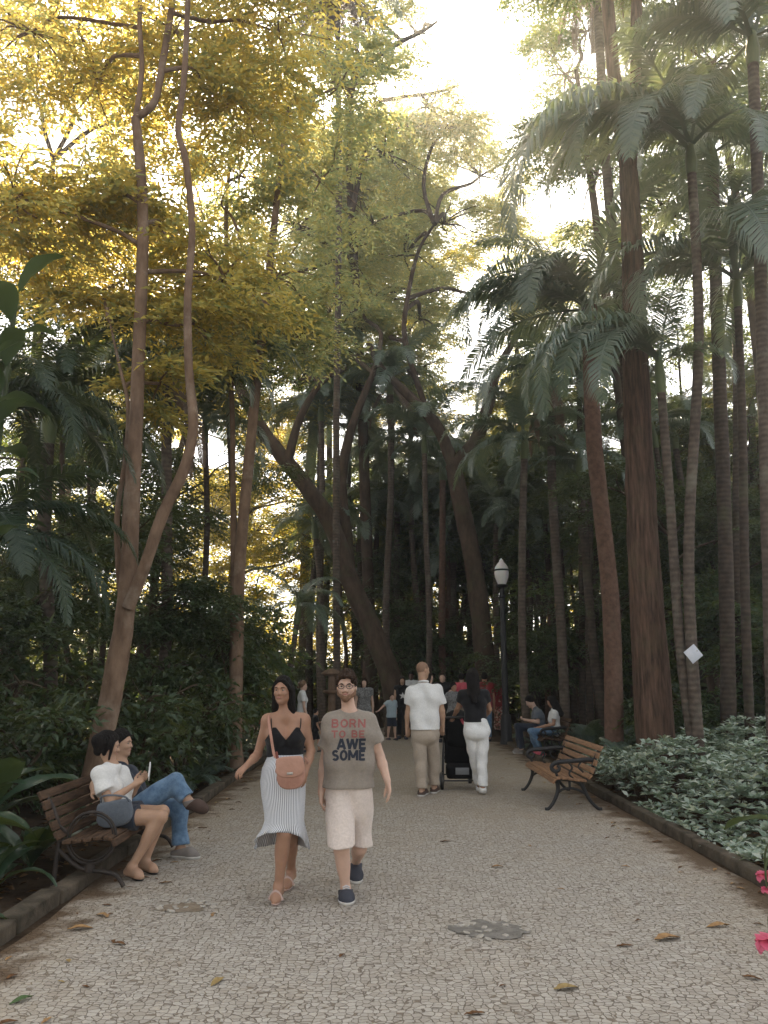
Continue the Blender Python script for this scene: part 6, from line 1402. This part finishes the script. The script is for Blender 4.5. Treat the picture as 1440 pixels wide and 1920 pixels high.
# ---- pink flowers leaning in at the right edge
M['petal'] = leafmat('pink_petal', [(.62, .07, .16), (.74, .16, .27)], [(.8, .2, .3), (.8, .3, .4)], fac=.3, rough=.5)
def flower(label, px, py, Y, r, root_xy, seed):
    c = at(px, py, Y); rng = random.Random(seed); rx, ry = root_xy; root = empty('flower', (rx, ry, 0), label, 'flower', None); off = Vector((rx, ry, 0))
    MB().tube([(rx, ry, 0), ((rx*2+c.x)/3, (ry*2+c.y)/3, c.z+.25), (c.x+.06, c.y+.02, c.z+.2), (c.x, c.y, c.z+r*.8)], [.011, .009, .007, .005], n=6, sub=5).build('stem', M['stem'], root, off=off)
    V = []; F = []
    for i in range(14):
        a = i*2.4; el = 1.2-1.5*i/14; d = Vector((math.cos(a)*math.cos(el), math.sin(a)*math.cos(el), -math.sin(el))); s_ = Vector((-math.sin(a), math.cos(a), 0)); n_ = d.cross(s_); p0 = c+Vector((0, 0, r*.6)); L_ = r*rng.uniform(1.1, 1.5); b = len(V)
        for (t, w, o) in ((0, .2, 0), (.35, .7, .25), (.75, .75, .3), (1, .35, .12)):
            for g_ in (-1, 0, 1): V.append(p0+d*L_*t+s_*g_*w*r+n_*(o*r+.1*r*abs(g_)))
        for k_ in range(3):
            for m_ in (0, 1): F.append((b+k_*3+m_, b+k_*3+m_+1, b+k_*3+m_+4, b+k_*3+m_+3))
    MB().add(V, F).build('petals', M['petal'], root, off=off)
flower('pink flower at the right edge, the larger and lower one', 1446, 1778, 4.35, .06, (2.75, 4.6), 1)
flower('pink flower at the right edge, the smaller one up by the kerb', 1436, 1648, 5.0, .04, (2.9, 5.2), 2)
flower('white bud just below the smaller pink flower', 1438, 1672, 4.95, .025, (2.95, 5.15), 3); 

# ---- fallen leaves on the path
def dry_leaf(seed, wid=.34):
    r = random.Random(seed); V = []; F = []; n = 8
    for i in range(n):
        t = i/(n-1); w = wid*.5*math.sin(math.pi*min(1, max(.02, t)))**.8; z = .09*math.sin(t*2.2+r.random())+.02
        V += [(t-.5, w, z+.10*w*4*r.uniform(.4, 1)), (t-.5, 0, z-.02), (t-.5, -w, z+.10*w*4*r.uniform(.4, 1))]
    for i in range(n-1):
        for k_ in (0, 1): F.append((i*3+k_, i*3+k_+1, i*3+4+k_, i*3+3+k_))
    m0 = min(v[2] for v in V); return mk('fallen_leaf', [(x, y, z-m0) for x, y, z in V], F)
DM = [mat('tan_dry_leaf', (.42, .26, .12), (.26, .15, .07), scale=5, rough=.8, spec=.15), mat('brown_dry_leaf', (.19, .095, .045), (.09, .05, .028), scale=5, rough=.85, spec=.1), mat('yellow_leaf', (.36, .27, .11), (.26, .18, .08), scale=5, rough=.7, spec=.2), mat('fresh_green_leaf', (.08, .14, .05), (.05, .09, .03), scale=5, rough=.6)]
DL = []
for m_ in DM:
    row = []
    for k_ in range(3):
        me = dry_leaf(k_+5, (.3, .42, .36)[k_]); me.materials.append(m_); row.append(me)
    DL.append(row)
def leaf(label, px, py, L_, mi, rz, k=0, group=None):
    g_ = gr(px, py); o = link('fallen_leaf', DL[mi][k], None, None, (g_.x, g_.y, .009)); o.rotation_euler = (0, 0, rz); o.scale = (L_, L_, L_); tag(o, label, 'leaf', group); return o
leaf('long tan dry leaf on the cobbles, right of the cement patch', 1252, 1764, .2, 0, .35, 1); leaf('orange brown dry leaf near the right kerb, beyond the long tan one', 1347, 1740, .17, 0, .2, 2)
leaf('dark curled leaf between the cement patch and the long tan leaf', 1172, 1777, .11, 1, .1); leaf('yellow green leaf at the bottom of the path', 1062, 1858, .15, 2, .3, 1)
leaf('green leaf in the bottom left corner of the path', 40, 1880, .13, 3, .9, 2); leaf('yellow leaf on the cobbles at the lower middle left', 408, 1845, .13, 2, 1.2, 2)
leaf('dry pale leaf on the path below the ring-armed bench', 150, 1745, .16, 0, .3, 1); leaf('dark leaf by the bottom edge, right of the middle', 890, 1905, .11, 1, .2)
leaf('brown twiggy leaf in the middle of the path, right of the walkers', 835, 1580, .12, 1, .2); leaf('pale scrap of leaf near the slatted bench end', 1150, 1545, .09, 0, .6, 1)
r = random.Random(8)
for i in range(150):
    sd_ = r.random()
    y = 4.2+13*r.random()**1.6
    x = (PXL+abs(r.gauss(0, .42))) if sd_ < .5 else ((PXR-abs(r.gauss(0, .42))) if sd_ < .9 else r.uniform(PXL, PXR))
    if abs(x) > 3.2: continue
    o = link('fallen_leaf', r.choice(DL[r.choice((0, 1, 1, 1, 2))]), None, None, (x, y, .009)); s_ = r.uniform(.045, .11); o.scale = (s_, s_, s_); o.rotation_euler = (0, 0, r.uniform(0, 6.3))
    if x < -.5: tag(o, 'small dry leaf scattered along the left side of the path', 'leaf', 'dry leaves along the left side of the path')
    elif x > 1: tag(o, 'small dry leaf scattered along the right side of the path', 'leaf', 'dry leaves along the right side of the path')
    else: tag(o, 'small dry leaf lying out on the middle of the path', 'leaf', 'dry leaves on the middle of the path')
R = np.random.default_rng(3); n = 9000; X = np.where(R.random(n) < .5, R.uniform(-9, PXL-.16, n), R.uniform(PXR+.16, 10, n)); Yl = R.uniform(3, 26, n)
a = R.uniform(0, 6.28, n); D = np.stack([np.cos(a), np.sin(a), R.normal(0, .15, n)], 1); V, F = leaf_arrays(np.stack([X, Yl, R.uniform(.01, .03, n)], 1), unit(D), .09, R, .45, .25)
o = link('leaf_litter', mk_np('leaf_litter', V, F), leafmat('litter_leaf', [(.10, .055, .03), (.2, .12, .06), (.06, .035, .022)], [(.1, .05, .02), (.1, .05, .02)], fac=.1, rough=.9, spec=.1)); tag(o, 'brown leaf litter on the dark soil either side of the path', 'leaf litter', kind='stuff')

# ------------------------------------------------------------ thin haze volume, added to imitate veiling lens flare
m = bpy.data.materials.new('haze'); m.use_nodes = True; N, L = m.node_tree.nodes, m.node_tree.links
N.remove(N['Principled BSDF']); v = N.new('ShaderNodeVolumePrincipled'); v.inputs['Density'].default_value = .0023; v.inputs['Color'].default_value = (.95, .96, .95, 1); v.inputs['Anisotropy'].default_value = .7
L.new(v.outputs[0], N['Material Output'].inputs['Volume'])
o = MB().box((0, 20, 22), (110, 100, 46)).build('haze', m, smooth=False); tag(o, 'thin pale haze added to imitate veiling lens flare', 'haze', kind='stuff')
